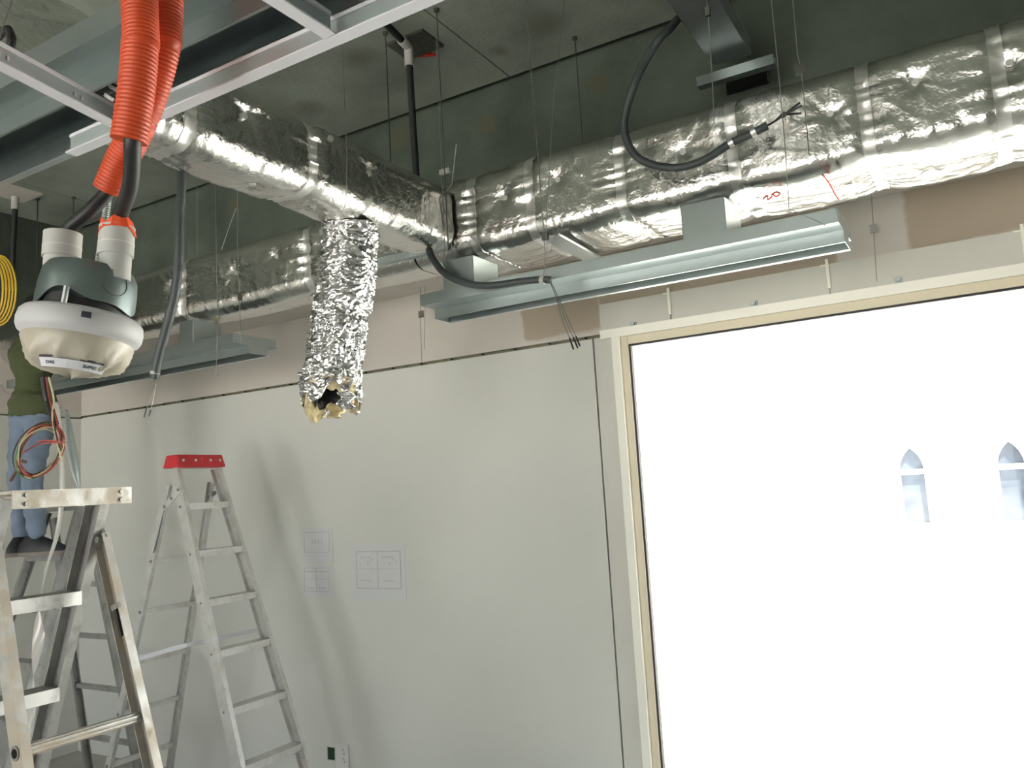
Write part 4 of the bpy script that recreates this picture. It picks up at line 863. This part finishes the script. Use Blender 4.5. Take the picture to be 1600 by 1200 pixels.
# old battered ladder in the left foreground (steps towards -X, round rungs towards the camera)
zsB = [1.467, 1.176, .89, .60, .31]
tB, NB, fzB, rzB, rvB, vzB = ladder('battered unpainted aluminium ladder in the left foreground with round rungs', (-2.32, 1.39, 0), (1, 0, 0), (0, 1, 0), 1.762, -.03, -.745, -.05, .52, (-.155, .13), (-.21, .16), zsB, [1.115, .84, .56, .28], None, ('aluminium_dull', 'aluminium_dirty'), rw=(.072, .030), rr=(.050, .026), rear_top=1.63, round_r=.0165, flat_h=.040, sd=.085, vr=((-.165, .145), (-.21, .175)))
MB().box((-2.44, 1.20, 1.760), (-2.235, 1.545, 1.770)).build('top_plate', 'aluminium_dirty', tB, bevel=.002)
MB().box((-2.240, 1.20, 1.722), (-2.234, 1.545, 1.770)).build('top_apron', 'aluminium_dirty', tB)
MB().box((-2.444, 1.20, 1.722), (-2.438, 1.545, 1.770)).build('top_apron', 'aluminium_dirty', tB)
for y in (1.235, 1.51):
    for z in (1.733, 1.757): MB().tube([(-2.235, y, z), (-2.229, y, z)], .006, 8).build('apron_bolt', 'steel_bolt', tB)
for k, y in ((0, 1.222), (1, 1.535)):
    MB().bar((-2.40, y, 1.675), (-2.355, y, 1.615), .040, .006, up=(0, 1, 0)).build('hinge_bracket', 'aluminium_dull', tB)
    MB().tube([(-2.36, y - .02, 1.618), (-2.36, y + .02, 1.618)], .011, 10).build('hinge_bolt', 'steel_bolt', tB)
MB().bar((-2.286, 1.530, 1.413), (-2.259, 1.530, 1.337), .010, .008, up=(0, 1, 0)).build('rail_slot', 'dark_gap', tB)
MB().bar((-2.302, 1.530, 1.415), (-2.271, 1.530, 1.428), .016, .010, up=(0, 1, 0)).build('locking_hook', 'steel_bolt', tB)
# ladder carrying the worker (steps along X, facing the camera)
PX, PY, PZ = -4.60, 2.62, 1.485; PS = .92
tD, ND, fzD, rzD, rvD, vzD = ladder('grey aluminium stepladder in the far corner with the worker standing on it', (PX, PY, 0), (0, -1, 0), (1, 0, 0), 1.72, -.13, .42, -.17, -.48, (-.16, .165), (-.24, .26), [PZ, 1.22, .95, .68, .41], [1.30, 1.0, .7, .4], None, ('aluminium_dull', 'aluminium_dull'), rear_top=1.68)
MB().box((PX - .17, PY + .10, 1.72), (PX + .175, PY + .22, 1.74)).build('top_plate', 'aluminium_dull', tD)

# twisted grey strip and its narrow companion hanging behind the old ladder
def ribbon(name, label, pts, wd, twist, n=60, material='ribbon_grey'):
    c = catmull(pts, 14); m = len(c); b = MB(); vs = []
    for i, p in enumerate(c):
        q = twist(i / (m - 1)); w_ = wd(i / (m - 1)) if callable(wd) else wd; d_ = rgt * math.cos(q) + V(-.85, .53, 0) * math.sin(q); vs += [p - d_ * w_ / 2, p + d_ * w_ / 2]
    b.add(vs, [(2 * i, 2 * i + 1, 2 * i + 3, 2 * i + 2) for i in range(m - 1)])
    o = b.build(name, material, smooth=80); sm = o.modifiers.new('sheet', 'SOLIDIFY'); sm.thickness = .0008
    return tag(o, label, 'tape')
ribbon('plastic_strip', 'twisted grey plastic strip dangling through the old ladder', [(-3.147, 1.850, 2.139), (-3.123, 1.850, 2.006), (-3.102, 1.850, 1.807), (-3.128, 1.850, 1.637), (-3.201, 1.850, 1.493), (-3.245, 1.850, 1.347), (-3.246, 1.850, 1.227), (-3.277, 1.850, 1.082), (-3.299, 1.850, 0.939), (-3.303, 1.850, 0.786), (-3.316, 1.850, 0.668)], lambda s_: .018 + .022 * min(1, s_ * 3), lambda s_: .5 + 2.2 * s_ + 14 * max(0, s_ - .5))
ribbon('plastic_strip', 'short tapering dark grey strip hanging right of the wire coil', [(-3.161, 1.900, 2.113), (-3.133, 1.900, 1.983), (-3.097, 1.900, 1.868), (-3.075, 1.900, 1.799)], lambda s_: .012 + .026 * math.sin(PI * min(1, s_ * 1.05)), lambda s_: .35, material='galvanised_dull')

# ================================================================== WORKER
def skin_body(name, verts, edges, radii, root, sub=2):
    me = bpy.data.meshes.new(name + '_cage'); me.from_pydata([tuple(c * PS for c in p) for p in verts], edges, []); me.update()
    o = bpy.data.objects.new(name + '_cage', me); COL.objects.link(o)
    o.modifiers.new('skin', 'SKIN'); sl = me.skin_vertices
    if not sl:
        bm_ = __import__('bmesh').new(); bm_.from_mesh(me); bm_.verts.layers.skin.verify(); bm_.to_mesh(me); bm_.free(); sl = me.skin_vertices
    for i, r in enumerate(radii):
        d_ = me.skin_vertices[0].data[i]; r = r if isinstance(r, tuple) else (r, r); d_.radius = (r[0] * PS, r[1] * PS); d_.use_root = (i == root)
    su = o.modifiers.new('sub', 'SUBSURF'); su.levels = sub; su.render_levels = sub
    dg = bpy.context.evaluated_depsgraph_get(); m2 = bpy.data.meshes.new_from_object(o.evaluated_get(dg)); bpy.data.objects.remove(o); return m2
PY -= .06
pw = thing('person', 'worker in a green shirt, blue jeans and dark shoes standing on a ladder, reaching up', 'person', (PX, PY, PZ))
# joints, relative to the soles; the worker faces the wall (+Y) and leans a little to the left
J = {'pel': (.0, .02, .86), 'sp1': (-.005, .015, .98), 'sp2': (-.02, .02, 1.10), 'che': (-.03, .03, 1.21), 'nek': (-.01, .04, 1.33), 'hd0': (.01, .05, 1.41), 'hd1': (.02, .055, 1.50), 'hd2': (.02, .05, 1.57),
     'shl': (-.17, .03, 1.27), 'ell': (-.255, .06, 1.21), 'wrl': (-.15, .14, 1.44), 'hal': (-.12, .16, 1.51), 'shr': (.12, .03, 1.27), 'elr': (.20, .08, 1.20), 'wrr': (.13, .17, 1.42), 'har': (.11, .18, 1.50),
     'hil': (-.09, .02, .80), 'knl': (-.105, -.01, .46), 'anl': (-.105, .02, .09), 'hir': (.085, .02, .80), 'knr': (.075, -.035, .46), 'anr': (.075, .01, .09)}
R_ = {'pel': (.135, .105), 'sp1': (.125, .095), 'sp2': (.135, .10), 'che': (.15, .105), 'nek': .052, 'hd0': .060, 'hd1': .083, 'hd2': .055, 'shl': .075, 'ell': .052, 'wrl': .032, 'hal': .026, 'shr': .075, 'elr': .052, 'wrr': .032, 'har': .026,
      'hil': .090, 'knl': .064, 'anl': .053, 'hir': .090, 'knr': .064, 'anr': .053}
E_ = [('pel', 'sp1'), ('sp1', 'sp2'), ('sp2', 'che'), ('che', 'nek'), ('nek', 'hd0'), ('hd0', 'hd1'), ('hd1', 'hd2'), ('che', 'shl'), ('shl', 'ell'), ('ell', 'wrl'), ('wrl', 'hal'), ('che', 'shr'), ('shr', 'elr'), ('elr', 'wrr'), ('wrr', 'har'), ('pel', 'hil'), ('hil', 'knl'), ('knl', 'anl'), ('pel', 'hir'), ('hir', 'knr'), ('knr', 'anr')]
ks = list(J)
bme = skin_body('body', [J[k] for k in ks], [(ks.index(a), ks.index(c)) for a, c in E_], [R_[k] for k in ks], 0, 3)
_bm = __import__('bmesh').new(); _bm.from_mesh(bme); __import__('bmesh').ops.bisect_plane(_bm, geom=_bm.verts[:] + _bm.edges[:] + _bm.faces[:], plane_co=(0, 0, .842 * PS), plane_no=(.06, 0, 1)); _bm.to_mesh(bme); _bm.free()
for m_ in ('denim', 'shirt_green', 'skin'): bme.materials.append(M[m_])
def arm_t(p, a, c):
    a, c = V(a), V(c); return (p - a).dot(c - a) / (c - a).length_squared, ((p - a) - (c - a) * max(0, min(1, (p - a).dot(c - a) / (c - a).length_squared))).length
for pg in bme.polygons:
    p = pg.center / PS; mi = 0
    if p.z + .06 * p.x > .842: mi = 1
    if p.z > 1.338 and abs(p.x - .01) < .125: mi = 2
    for s_ in ('l', 'r'):
        tt, dd_ = arm_t(p, J['el' + s_], J['wr' + s_])
        if dd_ < .075 and tt > .12: mi = 2
        if (p - V(J['ha' + s_])).length < .09: mi = 2
    pg.material_index = mi
# soft folds
for v_ in bme.vertices:
    c = v_.co / PS; k = .007 if c.z < .84 else .009
    nz = float(vnoise(np.array([c.x * 16 + 40 + c.z * 6]), np.array([c.z * 26 + c.y * 10 + 40]), 5)[0]) - .5
    if c.z < 1.33: v_.co = v_.co + v_.normal * (nz * k * 2 + (.014 if .842 < c.z + .06 * c.x < .97 else 0))
bme.shade_smooth(); bo = bpy.data.objects.new('body', bme); COL.objects.link(bo); bo.parent = pw; BASE[bo.name] = V(PX, PY, PZ)
# hands: palm and five bent fingers each
for s_ in ('l', 'r'):
    h = V(J['ha' + s_]); sg = -1 if s_ == 'l' else 1
    hv = [tuple(h), tuple(h + V(0, .01, .035))]; he = [(0, 1)]; hr = [.024, .026]
    for f_ in range(4):
        o_ = V((f_ - 1.5) * .019, 0, 0); ln_ = (.030, .036, .034, .026)[f_]; i0 = len(hv)
        hv += [tuple(h + o_ + V(0, .012, .055)), tuple(h + o_ + V(0, .025, .055 + ln_)), tuple(h + o_ + V(0, .050, .060 + ln_ * 1.3))]; he += [(1, i0), (i0, i0 + 1), (i0 + 1, i0 + 2)]; hr += [.009, .0085, .0075]
    i0 = len(hv); hv += [tuple(h + V(-sg * .030, .02, .025)), tuple(h + V(-sg * .042, .045, .045))]; he += [(0, i0), (i0, i0 + 1)]; hr += [.010, .0085]
    hm = skin_body('hand', hv, he, hr, 0, 1); hm.materials.append(M['skin']); hm.shade_smooth(); ho = bpy.data.objects.new('hand', hm); COL.objects.link(ho); ho.parent = pw; BASE[ho.name] = BASE['body']
# hair cap, ears
b = MB(); hc_ = V(PX + .02 * PS, PY + .04 * PS, PZ + 1.505 * PS); vs = []; n, m = 20, 9
for i in range(m):
    ph = PI * .5 - (PI * .62) * i / (m - 1)
    for k in range(n):
        q = 2 * PI * k / n; vs.append(hc_ + V(.087 * math.cos(ph) * math.cos(q), .092 * math.cos(ph) * math.sin(q) - .016 * (1 - math.sin(ph)), .096 * math.sin(ph)) * PS)
b.add(vs, [(i * n + k, i * n + (k + 1) % n, (i + 1) * n + (k + 1) % n, (i + 1) * n + k) for i in range(m - 1) for k in range(n)]).build('hair', 'hair_black', pw, smooth=80)
for sg in (-1, 1): MB().lathe([(.004, -.012), (.016, -.006), (.018, .004), (.008, .010)], 12, Matrix.Translation((PX + .02 + sg * .080, PY + .045, PZ + 1.47 * PS)) @ Matrix.Rotation(PI / 2, 4, 'Y')).build('ear', 'skin', pw, smooth=60)
# face, turned to the duct
fy = PY + .125 * PS; fz_ = PZ + 1.475 * PS; fxx = PX + .02 * PS
for sg in (-1, 1):
    MB().lathe([(.002, -.010), (.009, -.004), (.009, .004), (.002, .010)], 12, Matrix.Translation((fxx + sg * .030, fy + .002, fz_ + .012)) @ Matrix.Rotation(PI / 2, 4, 'X')).build('eye', 'hair_black', pw, smooth=60)
MB().tube([(fxx, fy + .002, fz_ + .012), (fxx, fy + .016, fz_ - .018), (fxx, fy + .006, fz_ - .028)], [.006, .011, .008], 10).build('nose', 'skin', pw, smooth=60)
MB().tube([(fxx - .022, fy - .006, fz_ - .050), (fxx, fy + .002, fz_ - .052), (fxx + .022, fy - .006, fz_ - .050)], .005, 8).build('mouth', 'wire_red', pw, smooth=60)
# shoes
def shoe(cx, cy, ang):
    b = MB(); n = 22; rows = []
    prof_ = [(0, 1.0), (.028, 1.02), (.045, 1.0), (.065, .92), (.085, .74), (.105, .55)]
    ca, sa = math.cos(ang), math.sin(ang)
    for zi, sc in prof_:
        for k in range(n):
            q = 2 * PI * k / n; x = .048 * math.cos(q) * sc; y = .135 * math.sin(q)
            if zi > .05: y = y * (.35 + .65 * (1 - (zi - .05) / .055)) - .045 * min(1, (zi - .05) / .055)
            else: y = y * sc
            if y > 0: x *= 1 - .12 * (y / .135)
            rows.append(V(PX + cx + x * ca - y * sa, PY + cy + x * sa + y * ca, PZ + zi))
    m = len(prof_)
    b.add(rows, [(i * n + k, i * n + (k + 1) % n, (i + 1) * n + (k + 1) % n, (i + 1) * n + k) for i in range(m - 1) for k in range(n)] + [tuple(reversed(range(n))), tuple(range((m - 1) * n, m * n))])
    o = b.build('shoe', 'shoe_black', pw, smooth=60)
    vs = []
    for zi, k2 in ((0.0, 1.05), (.022, 1.06)):
        for k in range(n):
            q = 2 * PI * k / n; x = .048 * math.cos(q) * k2; y = .137 * math.sin(q) * k2 / 1.03
            if y > 0: x *= 1 - .12 * (y / .135)
            vs.append(V(PX + cx + x * ca - y * sa, PY + cy + x * sa + y * ca, PZ + zi))
    MB().add(vs, [(k, (k + 1) % n, n + (k + 1) % n, n + k) for k in range(n)] + [tuple(reversed(range(n))), tuple(range(n, 2 * n))]).build('sole', 'shoe_sole', o, smooth=40)
shoe(-.085, .045, .25); shoe(.065, .035, -1.05)
